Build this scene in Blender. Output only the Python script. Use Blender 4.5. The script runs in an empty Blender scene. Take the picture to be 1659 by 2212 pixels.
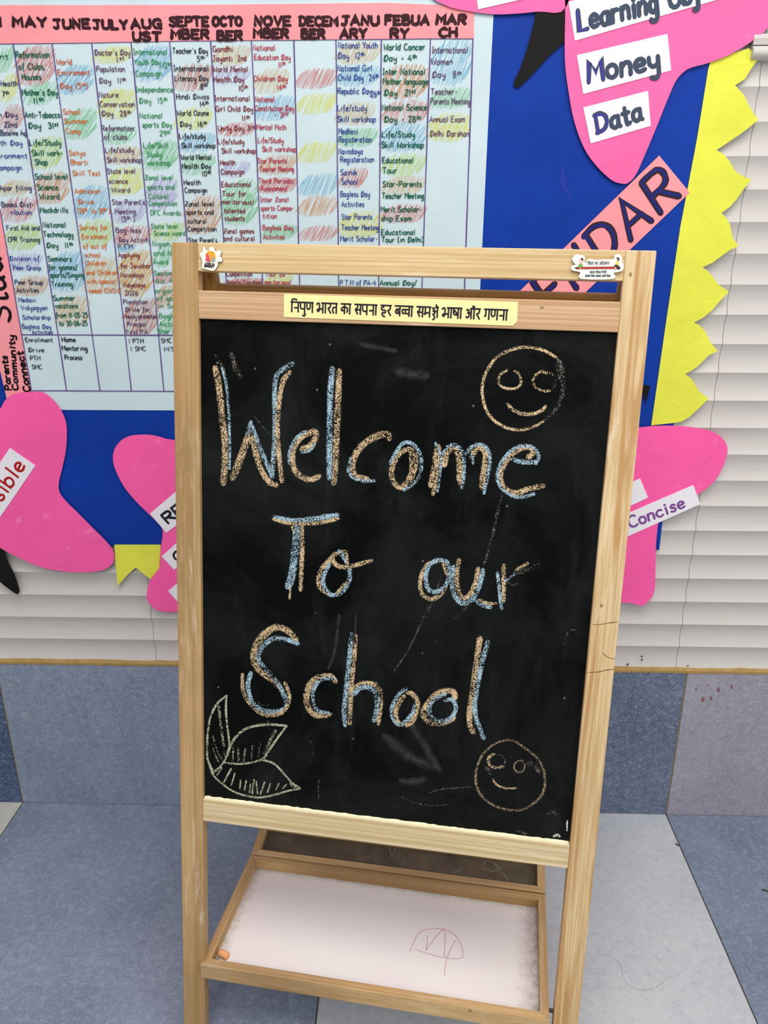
import bpy, bmesh, math, random
from mathutils import Vector, Matrix
random.seed(7)
S = bpy.context.scene
COL = S.collection
# ---- camera
CAM_LOC, CAM_AXES, CAM_LENS = ([0,-1.5771,1.3576],[[.99958,.02907,-.0021],[.00797,-.342,-.93967],[-.02803,.93925,-.34209]],18.395)
cam_data = bpy.data.cameras.new('camera')
cam = bpy.data.objects.new('camera', cam_data); COL.objects.link(cam)
r_, d_, f_ = [Vector(v) for v in CAM_AXES]
cam.matrix_world = Matrix(((r_.x, -d_.x, -f_.x, CAM_LOC[0]), (r_.y, -d_.y, -f_.y, CAM_LOC[1]), (r_.z, -d_.z, -f_.z, CAM_LOC[2]), (0, 0, 0, 1)))
cam_data.sensor_fit = 'VERTICAL'; cam_data.sensor_height = 24; cam_data.lens = CAM_LENS
cam_data.clip_start = 0.05
S.camera = cam
# ---- world and lamps
S.view_settings.view_transform = 'Standard'; S.view_settings.look = 'None'
S.view_settings.gamma = 1; S.view_settings.use_curve_mapping = False
S.view_settings.exposure = -0.17
world = bpy.data.worlds.new('room_light'); S.world = world; world.use_nodes = True
world.node_tree.nodes['Background'].inputs[0].default_value = (0.93, 0.96, 1.0, 1)
world.node_tree.nodes['Background'].inputs[1].default_value = 0.52
def area_lamp(name, loc, target, size, size_y, power, color):
    l = bpy.data.lights.new(name, 'AREA'); l.shape = 'RECTANGLE'; l.size = size; l.size_y = size_y
    l.energy = power; l.color = color
    o = bpy.data.objects.new(name, l); COL.objects.link(o); o.location = loc
    o.rotation_euler = (Vector(target) - Vector(loc)).to_track_quat('-Z', 'Y').to_euler()
    return o
area_lamp('ceiling_panel_light', (0.25, -1.55, 3.3), (0.25, -1.2, 0), 1.8, 1.2, 62, (1.0, 0.965, 0.92))
area_lamp('ceiling_panel_light', (-0.4, -3.6, 3.3), (0.0, -0.6, 0.3), 1.8, 1.2, 42, (1.0, 0.97, 0.93))
area_lamp('window_light', (2.6, -2.2, 2.1), (0, -0.25, 0.6), 1.6, 1.6, 30, (1.0, 0.97, 0.93))
# ---- easel frame: top left corner, right axis, up axis, outward axis, width (metres)
E_P0, E_R, E_U, E_N, E_W = ([-.33732,-.40404,1.3373],[.99125,-.13108,-.01528],[.03501,.14951,.98814],[-.12724,-.98003,.15279],.66667)
E_P0, E_R, E_U, E_N = Vector(E_P0), Vector(E_R), Vector(E_U), Vector(E_N)

# ---- measured outlines and writing (metres: wall plane x,z; board plane u,v)
TEXTS={'April':[('ent',-.7375,1.6387,-.7143,1.6385,'green'),('Health',-.7343,1.596,-.7044,1.5958,'navy'),('7^th',-.735,1.5791,-.7232,1.579,'navy'),('h Day',-.7472,1.5458,-.7126,1.5456,'navy'),('22nd',-.7392,1.5294,-.7164,1.5292,'navy'),('(Baseline Aq)',-.7502,1.5158,-.7001,1.5156,'navy'),('th Day',-.752,1.4992,-.7115,1.499,'blue'),('ironment',-.7585,1.4775,-.7062,1.4773,'blue'),('ampaign',-.7602,1.4576,-.7193,1.4574,'blue'),('Apar filling',-.7663,1.4223,-.7062,1.4221,'navy'),('Books Dist-',-.7678,1.3936,-.7062,1.3934,'navy'),('ribution',-.7522,1.3799,-.7128,1.3798,'blue'),('First Aid and',-.7647,1.3521,-.7014,1.352,'navy'),('CPR Training',-.766,1.331,-.7046,1.3309,'navy'),('Division of',-.7683,1.2967,-.711,1.2967,'blue'),('Peer Group',-.7643,1.2794,-.7103,1.2794,'blue'),('Peer Group',-.7653,1.2525,-.7109,1.2525,'navy'),('Activities',-.7643,1.2377,-.7213,1.2377,'navy'),('Medavi',-.7638,1.2193,-.73,1.2193,'blue'),('Vidyagyan',-.7616,1.2043,-.7089,1.2043,'blue'),('Scholarship',-.7611,1.1857,-.7059,1.1858,'blue'),('Bagless Day',-.7651,1.168,-.7073,1.1681,'blue'),('Activities',-.7467,1.1573,-.7054,1.1573,'blue'),('Enrollment',-.7623,1.1416,-.7077,1.1417,'black'),('Drive',-.7595,1.1219,-.7285,1.1219,'black'),('PTM',-.7585,1.1055,-.7381,1.1056,'black'),('SMC',-.7577,1.0878,-.7373,1.0879,'black')],
'May':[('Reformation',-.7001,1.6411,-.64,1.6407,'green'),('of Clubs,',-.6979,1.6224,-.6502,1.622,'green'),('Houses',-.6942,1.606,-.6601,1.6058,'green'),("Mother's Day",-.6982,1.5813,-.634,1.5809,'green'),('11^th',-.68,1.5674,-.6618,1.5673,'green'),('Anti-Tobacco',-.6987,1.5449,-.6339,1.5446,'green'),('Day  31^st',-.695,1.5272,-.6408,1.5269,'green'),('Life/Study',-.6973,1.4989,-.6395,1.4987,'green'),('Skill work-',-.6957,1.4816,-.6387,1.4814,'green'),('Shop',-.6926,1.4663,-.6695,1.4662,'green'),('School level',-.6965,1.4413,-.6357,1.4411,'green'),('Science',-.6949,1.4231,-.656,1.4229,'green'),('Wizard',-.6929,1.4071,-.655,1.407,'green'),('Mockdrills',-.6954,1.3833,-.6428,1.3831,'green'),('National',-.6938,1.3572,-.6509,1.3571,'green'),('Technology',-.6964,1.34,-.6387,1.3399,'green'),('Day  11^th',-.6926,1.3202,-.6426,1.3202,'green'),('Seminars',-.694,1.2956,-.6483,1.2955,'green'),('for games/',-.6952,1.28,-.639,1.28,'green'),('sports/Singing',-.6939,1.2656,-.6272,1.2656,'green'),('Training',-.6941,1.2488,-.6525,1.2488,'green'),('Summer',-.6946,1.2222,-.6516,1.2222,'green'),('vacations',-.6933,1.2077,-.6478,1.2077,'green'),('from 11-05-25',-.6947,1.1897,-.6304,1.1897,'green'),('to 30-06-25',-.69,1.1738,-.6336,1.1739,'green'),('Home',-.6887,1.1422,-.6615,1.1422,'black'),('Mentoring',-.6912,1.125,-.6401,1.1252,'black'),('Process',-.6878,1.1069,-.6532,1.1069,'black')],
'June':[('World',-.6279,1.6296,-.6005,1.6294,'red2'),('Enviroment',-.6283,1.613,-.5711,1.6126,'red2'),('Day (5^th)',-.6271,1.5916,-.5771,1.5912,'red2'),('School',-.6278,1.5499,-.5966,1.5497,'orange'),('Summer',-.6278,1.5346,-.5847,1.5343,'orange'),('Camp',-.6269,1.5181,-.5998,1.518,'orange'),('Satya',-.6266,1.4819,-.596,1.4818,'orange'),('Bharti',-.6255,1.466,-.5937,1.4659,'orange'),('Skill Test',-.6248,1.4475,-.5731,1.4473,'orange'),('Admission',-.6247,1.4167,-.577,1.4166,'orange'),('Drive',-.6205,1.3983,-.5916,1.3982,'orange'),('(28^th  to 30^th )',-.6239,1.382,-.5624,1.3819,'orange'),('Survey for',-.6245,1.3529,-.5705,1.3528,'orange'),('Enrolment',-.6223,1.336,-.5748,1.336,'orange'),('of out of',-.6223,1.3191,-.5769,1.319,'orange'),('school',-.621,1.303,-.5914,1.303,'orange'),('Children',-.6219,1.288,-.5819,1.2879,'orange'),('and Children',-.6219,1.2706,-.5623,1.2706,'orange'),('with special',-.623,1.2542,-.5677,1.2542,'orange'),('needs (CWSN)',-.6207,1.2366,-.5613,1.2366,'orange')],
'July':[("Doctor's Day",-.5575,1.6438,-.4947,1.6433,'plum'),('1^st',-.5201,1.6325,-.5075,1.6324,'plum'),('Population',-.5577,1.6181,-.5071,1.6177,'plum'),('Day  11^th',-.5548,1.5995,-.5082,1.5992,'plum'),('Nature',-.5587,1.577,-.5236,1.5768,'plum'),('Conservation',-.5585,1.5619,-.4954,1.5615,'plum'),('Day  28^th',-.5572,1.5467,-.5047,1.5464,'plum'),('Reformation',-.5603,1.5226,-.502,1.5223,'plum'),('of clubs',-.5578,1.5081,-.5155,1.5079,'plum'),('Life/study',-.5583,1.4865,-.506,1.4863,'plum'),('Skill workshop',-.5571,1.4697,-.4937,1.4695,'plum'),('State level',-.5594,1.4508,-.5067,1.4506,'plum'),('science',-.5582,1.4337,-.523,1.4336,'plum'),('Wizard',-.5546,1.4185,-.5203,1.4184,'plum'),("Star Parent's",-.5561,1.3971,-.495,1.3969,'plum'),('Meeting',-.5525,1.3808,-.5134,1.3807,'plum'),('(5^th )',-.5418,1.3673,-.5172,1.3673,'plum'),('Bag-less',-.5554,1.3475,-.5081,1.3474,'plum'),('Day Activity',-.5517,1.3306,-.4919,1.3305,'plum'),('P.T.M',-.5544,1.3179,-.5272,1.3179,'navy'),('Applying',-.5562,1.303,-.5153,1.3029,'maroon'),('for Jawahar',-.554,1.283,-.4951,1.2829,'maroon'),('Navodaya',-.5559,1.2662,-.5113,1.2662,'maroon'),('Vidyalaya',-.5547,1.2477,-.5098,1.2477,'maroon'),('2026',-.5507,1.2322,-.5265,1.2322,'plum'),('Plantation',-.5561,1.2156,-.5098,1.2156,'plum'),('Drive for',-.5543,1.201,-.5055,1.2011,'plum'),('newly promoted',-.5547,1.188,-.4929,1.1881,'plum'),('Principal',-.5529,1.1728,-.5167,1.1729,'plum'),('First P.A',-.557,1.158,-.5147,1.1581,'plum'),('1 PTM',-.5544,1.1397,-.5249,1.1397,'black'),('1 SMC',-.5526,1.1247,-.5218,1.1247,'black')],
'August':[('International',-.4883,1.6442,-.4288,1.6437,'leaf'),('Youth Day',-.488,1.6286,-.4418,1.6283,'leaf'),('12^th',-.4381,1.6228,-.4245,1.6227,'leaf'),('Campaign',-.4879,1.6106,-.4415,1.6103,'leaf'),('Independence',-.4907,1.5851,-.4239,1.5847,'leaf'),('Day  15^th',-.4863,1.5672,-.4362,1.5669,'leaf'),('National',-.4879,1.5428,-.4472,1.5426,'leaf'),('sports Day',-.4852,1.528,-.4315,1.5278,'leaf'),('29^th',-.4544,1.5134,-.4361,1.5133,'leaf'),('Life/Skill',-.4867,1.4941,-.4412,1.4938,'leaf'),('Study',-.4818,1.4787,-.4546,1.4786,'leaf'),('workshop',-.4833,1.4645,-.4397,1.4643,'leaf'),('Zonal level',-.4893,1.4395,-.4377,1.4393,'leaf'),('sports and',-.4877,1.4234,-.4359,1.4232,'leaf'),('Cultural',-.4861,1.4071,-.4496,1.407,'leaf'),('Competition',-.4874,1.3949,-.4342,1.3947,'leaf'),('DFC Awards',-.4858,1.3782,-.4291,1.378,'leaf'),('State level',-.4872,1.3547,-.4368,1.3546,'leaf'),('Science wizard',-.4829,1.3421,-.4234,1.342,'leaf'),('Nigam,',-.4882,1.3231,-.451,1.3231,'leaf'),('and Na',-.4877,1.3061,-.4447,1.3061,'leaf'),('Award',-.4894,1.29,-.461,1.29,'leaf'),('Second',-.4904,1.2695,-.4504,1.2695,'leaf'),('dic A',-.4884,1.2553,-.454,1.2553,'leaf'),('organi',-.4914,1.2367,-.4512,1.2367,'leaf'),('of spo',-.4906,1.2223,-.4525,1.2223,'leaf'),('in Sc',-.4886,1.2078,-.4562,1.2078,'leaf'),('Bagle',-.4882,1.1887,-.4557,1.1888,'leaf'),('Activ',-.4898,1.1729,-.4571,1.173,'leaf'),('Star P',-.4936,1.1588,-.4585,1.1589,'leaf'),('SMC',-.4895,1.1409,-.4684,1.141,'black'),('MT',-.4842,1.1236,-.4641,1.1237,'black')],
'September':[("Teacher's Day",-.4188,1.6455,-.3563,1.645,'black'),('5^th',-.3761,1.6324,-.3636,1.6323,'black'),('International',-.4193,1.618,-.3574,1.6176,'black'),('Literacy Day',-.4187,1.6023,-.3587,1.6019,'black'),('8^th',-.3734,1.589,-.3618,1.5889,'black'),('Hindi Diwas',-.4182,1.5734,-.3599,1.573,'black'),('14^th',-.3768,1.5612,-.3619,1.5611,'black'),('World Ozone',-.4196,1.5468,-.362,1.5465,'black'),('Day  16^th',-.4159,1.5286,-.3677,1.5284,'black'),('Life/study',-.4188,1.5088,-.3714,1.5086,'black'),('Skill workshop',-.4159,1.4932,-.3543,1.493,'black'),('World Mental',-.4188,1.4736,-.3634,1.4734,'black'),('Health Day',-.418,1.4587,-.3657,1.4585,'black'),('10^th',-.382,1.4457,-.3667,1.4456,'black'),('Health',-.4172,1.4307,-.3865,1.4306,'black'),('Campaign',-.4173,1.4176,-.3755,1.4175,'black'),('Zonal level',-.4183,1.3938,-.3652,1.3936,'black'),('sports and',-.4174,1.3794,-.3663,1.3792,'black'),('cultural',-.4165,1.3636,-.3809,1.3635,'black'),('Competition',-.4178,1.3496,-.363,1.3495,'black'),("Star Parent's",-.4173,1.3293,-.3634,1.3292,'black')],
'October':[('Gandhi',-.3467,1.6477,-.3114,1.6474,'maroon'),('Jayanti  2nd',-.3478,1.6331,-.2884,1.6327,'maroon'),('World Mental',-.3481,1.6163,-.2874,1.6158,'maroon'),('Health Day',-.3483,1.6,-.2947,1.5997,'maroon'),('10^th',-.3051,1.5858,-.2893,1.5857,'maroon'),('International',-.3495,1.5701,-.286,1.5697,'maroon'),('Girl Child Day',-.3487,1.5531,-.2818,1.5527,'maroon'),('11^th',-.3018,1.5376,-.289,1.5375,'maroon'),('Unity Day 31^st',-.3468,1.5215,-.2804,1.5212,'maroon'),('Life/study',-.3484,1.4998,-.3011,1.4995,'maroon'),('Skill workshop',-.3431,1.4841,-.2805,1.4838,'maroon'),('Health',-.3467,1.4644,-.3196,1.4643,'maroon'),('Campaign',-.3468,1.4489,-.3043,1.4488,'maroon'),('Educational',-.3472,1.4275,-.2936,1.4273,'maroon'),('Tour for',-.3473,1.4113,-.3023,1.4112,'maroon'),('meritorious/',-.3484,1.397,-.2888,1.3969,'maroon'),('talented',-.3462,1.3816,-.3063,1.3815,'maroon'),('students',-.346,1.3682,-.3083,1.3681,'maroon'),('Zonal games',-.3488,1.3458,-.2919,1.3456,'maroon'),('and cultural',-.3497,1.3325,-.2915,1.3324,'maroon'),('Competition',-.3497,1.2677,-.3,1.2677,'maroon'),('Sports Coaching',-.3493,1.252,-.2819,1.252,'maroon')],
'November':[('National',-.275,1.6489,-.2367,1.6487,'crimson'),('Education Day',-.2738,1.6344,-.2104,1.634,'crimson'),('11^th',-.2317,1.6222,-.2203,1.6222,'crimson'),('Children Day',-.2768,1.601,-.2171,1.6006,'crimson'),('14^th',-.2356,1.5863,-.2209,1.5862,'crimson'),('National',-.2766,1.5682,-.2417,1.568,'crimson'),('Constitution Day',-.2775,1.5536,-.2075,1.5532,'crimson'),('- 31^st',-.243,1.543,-.2186,1.5429,'crimson'),('Mental Math',-.276,1.5231,-.2227,1.5228,'crimson'),('Life/Study',-.2751,1.5014,-.229,1.5011,'crimson'),('Skill workshop',-.2684,1.4867,-.206,1.4864,'crimson'),('Star Parents',-.2782,1.4671,-.2241,1.4669,'crimson'),('Teacher Meeting',-.2746,1.4532,-.2117,1.453,'crimson'),('Third Periodic',-.2779,1.4333,-.2125,1.433,'crimson'),('Assessment',-.2743,1.4202,-.2262,1.42,'crimson'),('Inter Zonal',-.2765,1.4009,-.2238,1.4008,'crimson'),('sports Compe-',-.2762,1.386,-.2145,1.3858,'crimson'),('tition',-.2737,1.3722,-.2471,1.3721,'crimson'),('Bagless Day',-.2748,1.3515,-.217,1.3513,'crimson'),('Activities',-.2746,1.3354,-.2344,1.3353,'crimson'),('Tour for',-.2738,1.2677,-.2344,1.2676,'crimson'),('meritorious/',-.276,1.2526,-.2249,1.2526,'crimson')],
'January':[('National Youth',-.1255,1.6514,-.0566,1.6509,'blue'),('Day  12^th',-.1259,1.6352,-.0804,1.6348,'blue'),('National Girl',-.1273,1.616,-.0661,1.6156,'blue'),('Child Day  24^th',-.1266,1.6013,-.0558,1.6009,'blue'),('Republic Day',-.1271,1.58,-.0674,1.5796,'blue'),('26^th',-.0675,1.5744,-.0528,1.5743,'blue'),('Life/study',-.1287,1.5528,-.076,1.5525,'blue'),('Skill workshop',-.1291,1.5348,-.0604,1.5344,'blue'),('Medhavi',-.1274,1.5151,-.0934,1.515,'blue'),('Registeration',-.1277,1.5016,-.068,1.5013,'blue'),('Navodaya',-.1282,1.4822,-.0842,1.482,'blue'),('Registeration',-.1252,1.4684,-.064,1.4682,'blue'),('Sainik',-.1257,1.4467,-.0954,1.4466,'blue'),('School',-.1239,1.4307,-.0946,1.4306,'blue'),('Bagless Day',-.1265,1.4096,-.072,1.4094,'blue'),('Activities',-.1247,1.3923,-.083,1.3922,'blue'),('Star Parents',-.1251,1.3698,-.0679,1.3697,'blue'),('Teacher Meeting',-.1255,1.3512,-.0559,1.351,'blue'),('Merit Scholar-',-.1281,1.3313,-.0582,1.3312,'blue'),('P.T.M of PA-4',-.1302,1.2509,-.0618,1.2509,'blue')],
'February':[('World Cancer',-.0453,1.6481,.0265,1.6476,'green'),('Day - 4^th',-.0454,1.631,.0113,1.6306,'green'),('Inter National',-.0475,1.61,.0271,1.6095,'green'),('Mother language',-.0465,1.5947,.0325,1.5942,'green'),('Day  21^st',-.0444,1.5767,.0099,1.5764,'green'),('National Science',-.0487,1.5533,.0311,1.5528,'green'),('Day - 28^th',-.0445,1.5343,.0198,1.534,'green'),('Life/Study',-.0488,1.5096,.0106,1.5093,'green'),('Skill Workshop',-.0499,1.4922,.0268,1.4918,'green'),('Educational',-.0479,1.4667,.0079,1.4665,'green'),('Tour',-.0479,1.4494,-.022,1.4493,'green'),('Star-Parents',-.048,1.4265,.0235,1.4262,'green'),('Teacher Meeting',-.0491,1.4063,.0281,1.4061,'green'),('Merit Scholar-',-.0514,1.383,.0241,1.3828,'green'),('ship Exam',-.0503,1.3671,.0057,1.367,'green'),('Educational',-.0504,1.3427,.0125,1.3426,'green'),('Tour (in Delhi)',-.0504,1.3295,.0293,1.3294,'green'),('Annual Day/',-.0537,1.2509,.0165,1.2509,'green')],
'March':[('International',.0389,1.643,.1013,1.6425,'plum'),('Women',.0382,1.6249,.0752,1.6247,'plum'),('Day  8^th',.0406,1.6048,.0902,1.6045,'plum'),('Teacher-',.038,1.578,.0848,1.5778,'plum'),('Parents Meeting',.0383,1.5626,.1082,1.5621,'plum'),('Annual Exam',.0367,1.5339,.0998,1.5335,'plum'),('Delhi Darshan',.0382,1.5104,.108,1.51,'plum')]}
HEADS=[('April','l',-.7217,1.6897,-.7167,1.6897),('May','MAY',-.6968,1.689,-.6378,1.6885),('June','JUNE',-.6247,1.6857,-.5613,1.6852),('July','JULY',-.5542,1.6843,-.4951,1.6838),('August','AUG',-.4873,1.6846,-.435,1.6842),('August','UST',-.4862,1.6652,-.438,1.6649),('September','SEPTE',-.4192,1.6876,-.3518,1.6871),('September','MBER',-.4181,1.6683,-.3533,1.6678),('October','OCTO',-.3435,1.6874,-.2932,1.6869),('October','BER',-.3369,1.6659,-.2945,1.6656),('November','NOVE',-.2695,1.6873,-.2081,1.6868),('November','MBER',-.2727,1.6686,-.213,1.6681),('December','DECEM',-.1917,1.6861,-.1263,1.6856),('December','BER',-.1883,1.6671,-.1493,1.6668),('January','JANU',-.1185,1.6866,-.0544,1.6861),('January','ARY',-.121,1.6674,-.0759,1.6671),('February','FEBUA',-.0422,1.6867,.032,1.6861),('February','RY',-.033,1.6671,-.0034,1.6669),('March','MAR',.0461,1.6868,.0957,1.6864),('March','CH',.0516,1.6675,.0811,1.6673)]
SIDE=[('Student',-.785,1.1823,-.7859,1.3894,.04,.0062),('Parents',-.8078,1.0455,-.805,1.1131,.0125,.0036),('Community',-.7936,1.0446,-.784,1.1543,.0115,.0036),('Connect',-.7691,1.0419,-.7714,1.1224,.0135,.0038)]
PATCHES=[('green',[-.7392,1.6194,-.7094,1.6192,-.703,1.6577,-.7325,1.658]),('yellow',[-.7408,1.5726,-.7086,1.5724,-.7018,1.6136,-.7337,1.6138]),('red',[-.7494,1.5227,-.7081,1.5225,-.7012,1.5647,-.7421,1.565]),('red',[-.7075,1.5987,-.6382,1.5983,-.6295,1.6572,-.6978,1.6577]),('green',[-.7009,1.5666,-.6386,1.5663,-.6334,1.602,-.6951,1.6024]),('blue',[-.6319,1.5832,-.5721,1.5829,-.5663,1.6275,-.6254,1.6279]),('green',[-.6294,1.5104,-.5751,1.5102,-.5689,1.5583,-.6226,1.5586]),('yellow',[-.5595,1.6311,-.4964,1.6307,-.4935,1.6562,-.5562,1.6566]),('yellow',[-.5623,1.5429,-.4978,1.5426,-.4928,1.588,-.5565,1.5884]),('green',[-.5612,1.5003,-.5026,1.5001,-.4993,1.5292,-.5575,1.5295]),('tan',[-.561,1.4668,-.4976,1.4666,-.4943,1.4961,-.5573,1.4964]),('yellow',[-.5609,1.4145,-.4967,1.4143,-.4917,1.4606,-.5552,1.4608]),('blue',[-.4911,1.6029,-.4277,1.6025,-.4226,1.6556,-.4851,1.6561]),('green',[-.4919,1.4586,-.4285,1.4583,-.4241,1.5055,-.4868,1.5058]),('mauve',[-.4927,1.3898,-.4371,1.3896,-.4323,1.4404,-.4872,1.4406]),('lime',[-.7028,1.4594,-.6455,1.4592,-.6378,1.5124,-.6944,1.5127]),('orange',[-.7032,1.4006,-.6406,1.4004,-.6332,1.4531,-.6949,1.4534]),('tan',[-.7682,1.4131,-.7124,1.4129,-.7082,1.4393,-.7637,1.4395]),('red',[-.7761,1.3676,-.7084,1.3675,-.7019,1.4088,-.7689,1.409]),('blue',[-.631,1.3736,-.566,1.3734,-.5591,1.4287,-.6233,1.4289]),('lime',[-.7733,1.3171,-.7071,1.317,-.7,1.3635,-.7654,1.3637]),('mauve',[-.7707,1.2783,-.7108,1.2782,-.7062,1.3085,-.7656,1.3085]),('orange',[-.7691,1.2321,-.7063,1.2321,-.7009,1.2673,-.7632,1.2674]),('lime',[-.6288,1.3233,-.5654,1.3232,-.5597,1.3694,-.6225,1.3696]),('mauve',[-.5602,1.3653,-.4975,1.3651,-.4933,1.4043,-.5555,1.4045]),('red',[-.5594,1.3253,-.4928,1.3252,-.4892,1.3589,-.5554,1.359]),('blue',[-.5553,1.3126,-.5235,1.3125,-.5221,1.3253,-.5538,1.3253]),('gold',[-.5651,1.2299,-.5005,1.23,-.4918,1.3125,-.5553,1.3126]),('blue',[-.7003,1.241,-.6262,1.241,-.6169,1.3105,-.6898,1.3106]),('tan',[-.636,1.2366,-.562,1.2366,-.5543,1.3019,-.6272,1.3019]),('tan',[-.6966,1.1714,-.6307,1.1715,-.623,1.2299,-.688,1.2299]),('rust',[-.5622,1.1556,-.4965,1.1557,-.4896,1.2233,-.5543,1.2233]),('lime',[-.4898,1.3316,-.429,1.3315,-.426,1.365,-.4863,1.3651]),('green',[-.4902,1.2846,-.4538,1.2846,-.4499,1.3252,-.486,1.3252]),('red',[-.491,1.2542,-.4566,1.2542,-.4544,1.2781,-.4886,1.2781]),('orange',[-.4933,1.21,-.4609,1.21,-.4571,1.2498,-.4892,1.2498]),('green',[-.4918,1.1557,-.4637,1.1558,-.4596,1.1988,-.4874,1.1988]),('rust',[-.4203,1.5875,-.3568,1.5871,-.3537,1.6278,-.4164,1.6283]),('yellow',[-.4242,1.523,-.3619,1.5227,-.3591,1.5589,-.4208,1.5593]),('tan',[-.3475,1.6259,-.2849,1.6255,-.283,1.6564,-.3451,1.6568]),('mauve',[-.3477,1.5964,-.2867,1.596,-.285,1.6237,-.3456,1.6241]),('red',[-.3433,1.5129,-.2811,1.5126,-.2798,1.5338,-.3418,1.5341]),('tan',[-.278,1.5829,-.218,1.5825,-.2164,1.6195,-.2758,1.6199]),('blue',[-.2774,1.5395,-.2114,1.5391,-.2098,1.5769,-.2752,1.5773]),('red',[-.2009,1.5899,-.1317,1.5894,-.1311,1.6189,-.1997,1.6194]),('yellow',[-.2025,1.5486,-.1348,1.5482,-.1341,1.5802,-.2013,1.5806]),('blue',[-.4189,1.4865,-.3583,1.4862,-.3559,1.5173,-.4161,1.5176]),('green',[-.4202,1.4488,-.3612,1.4486,-.3586,1.4823,-.4171,1.4825]),('orange',[-.4227,1.3465,-.3578,1.3464,-.3531,1.4103,-.417,1.4105]),('mauve',[-.3462,1.4446,-.296,1.4444,-.2944,1.4702,-.3443,1.4704]),('green',[-.3521,1.3631,-.2854,1.3629,-.2811,1.4383,-.3466,1.4386]),('orange',[-.2761,1.4483,-.2109,1.448,-.2096,1.4797,-.2744,1.4799]),('red',[-.278,1.4162,-.2101,1.416,-.209,1.4421,-.2765,1.4423]),('green',[-.2759,1.3337,-.2134,1.3336,-.2123,1.3607,-.2744,1.3608]),('yellow',[-.2047,1.4678,-.1367,1.4676,-.1359,1.5008,-.2034,1.5011]),('blue',[-.2037,1.4119,-.1337,1.4117,-.1329,1.4478,-.2022,1.448]),('orange',[-.2061,1.3772,-.1345,1.377,-.1338,1.4096,-.2048,1.4099]),('red',[-.2068,1.3325,-.1355,1.3324,-.1349,1.3584,-.2058,1.3586]),('tan',[-.1281,1.628,-.0536,1.6275,-.0535,1.66,-.1274,1.6606]),('blue',[-.1268,1.5931,-.0538,1.5927,-.0537,1.6239,-.1262,1.6244]),('tan',[-.1303,1.5311,-.0646,1.5307,-.0644,1.5648,-.1296,1.5652]),('blue',[.0398,1.5939,.1062,1.5935,.1038,1.6624,.0385,1.6629]),('orange',[-.0476,1.5722,.0319,1.5717,.031,1.6233,-.0475,1.6238]),('red',[-.0477,1.5325,.0346,1.5321,.034,1.5679,-.0476,1.5684]),('green',[.0384,1.5566,.1075,1.5562,.1064,1.5879,.0378,1.5884]),('yellow',[.0373,1.5033,.1072,1.503,.1057,1.5468,.0365,1.5472]),('green',[-.128,1.4949,-.0606,1.4946,-.0604,1.5235,-.1273,1.5239]),('red',[-.1284,1.4258,-.0784,1.4256,-.0781,1.4575,-.1277,1.4577]),('yellow',[-.1281,1.3376,-.0527,1.3375,-.0525,1.383,-.1271,1.3832]),('blue',[-.05,1.4868,.0269,1.4864,.0262,1.5326,-.0498,1.533]),('lime',[-.0479,1.4455,.0275,1.4452,.027,1.4806,-.0478,1.4809]),('tan',[-.048,1.4134,.028,1.4132,.0276,1.4432,-.0479,1.4435]),('red',[-.0504,1.3645,.0309,1.3643,.0305,1.395,-.0503,1.3952]),('red',[-.3496,1.2514,-.2821,1.2514,-.2814,1.264,-.3487,1.264]),('yellow',[-.2748,1.252,-.225,1.252,-.2242,1.272,-.2737,1.2721])]
RULES=[(-.7724,1.3886,-.7666,1.0426),(-.7019,1.6629,-.6939,1.0429),(-.6322,1.6631,-.6251,1.0431),(-.5611,1.6633,-.5603,1.0434),(-.4909,1.6641,-.4938,1.0436),(-.4226,1.6643,-.4186,1.0431),(-.3496,1.6652,-.3517,1.0431),(-.2777,1.6646,-.282,1.0431),(-.2027,1.6648,-.212,1.0431),(-.1288,1.6649,-.1356,1.0431),(-.0494,1.6664,-.0596,1.0431),(.0361,1.6657,.0234,1.0431),(.1099,1.7048,.1092,1.0431),(-.7502,1.6629,-.5611,1.6633),(-.5611,1.6633,-.4226,1.665),(-.4226,1.665,.0361,1.665),(.0361,1.665,.1102,1.6644),(-.7674,1.156,.1092,1.1543),(-.7655,1.0436,.1092,1.0431)]
BOARD=[[.5437,.7037],[-1.1613,.6998],[-.8889,1.9045],[.5311,1.8874]]
CHART=[[.1366,1.0038],[.1439,1.7013],[.1433,1.749],[-.8983,1.7519],[-.8184,1.4317],[-.7955,1.0038]]
HEADSTRIP=[[.1113,1.6644],[.1106,1.7054],[.0511,1.7149],[-.0381,1.7191],[-.1483,1.719],[-.3736,1.7189],[-.715,1.7215],[-.8134,1.7217],[-.8125,1.663],[-.725,1.663],[-.561,1.6632],[-.4225,1.6646],[.0361,1.665]]
SIDESTRIP=[[-.8502,1.6626],[-.8245,1.085],[-.8202,1.0204],[-.7652,1.0206],[-.7666,1.0426],[-.7723,1.3886],[-.7769,1.662]]
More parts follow.
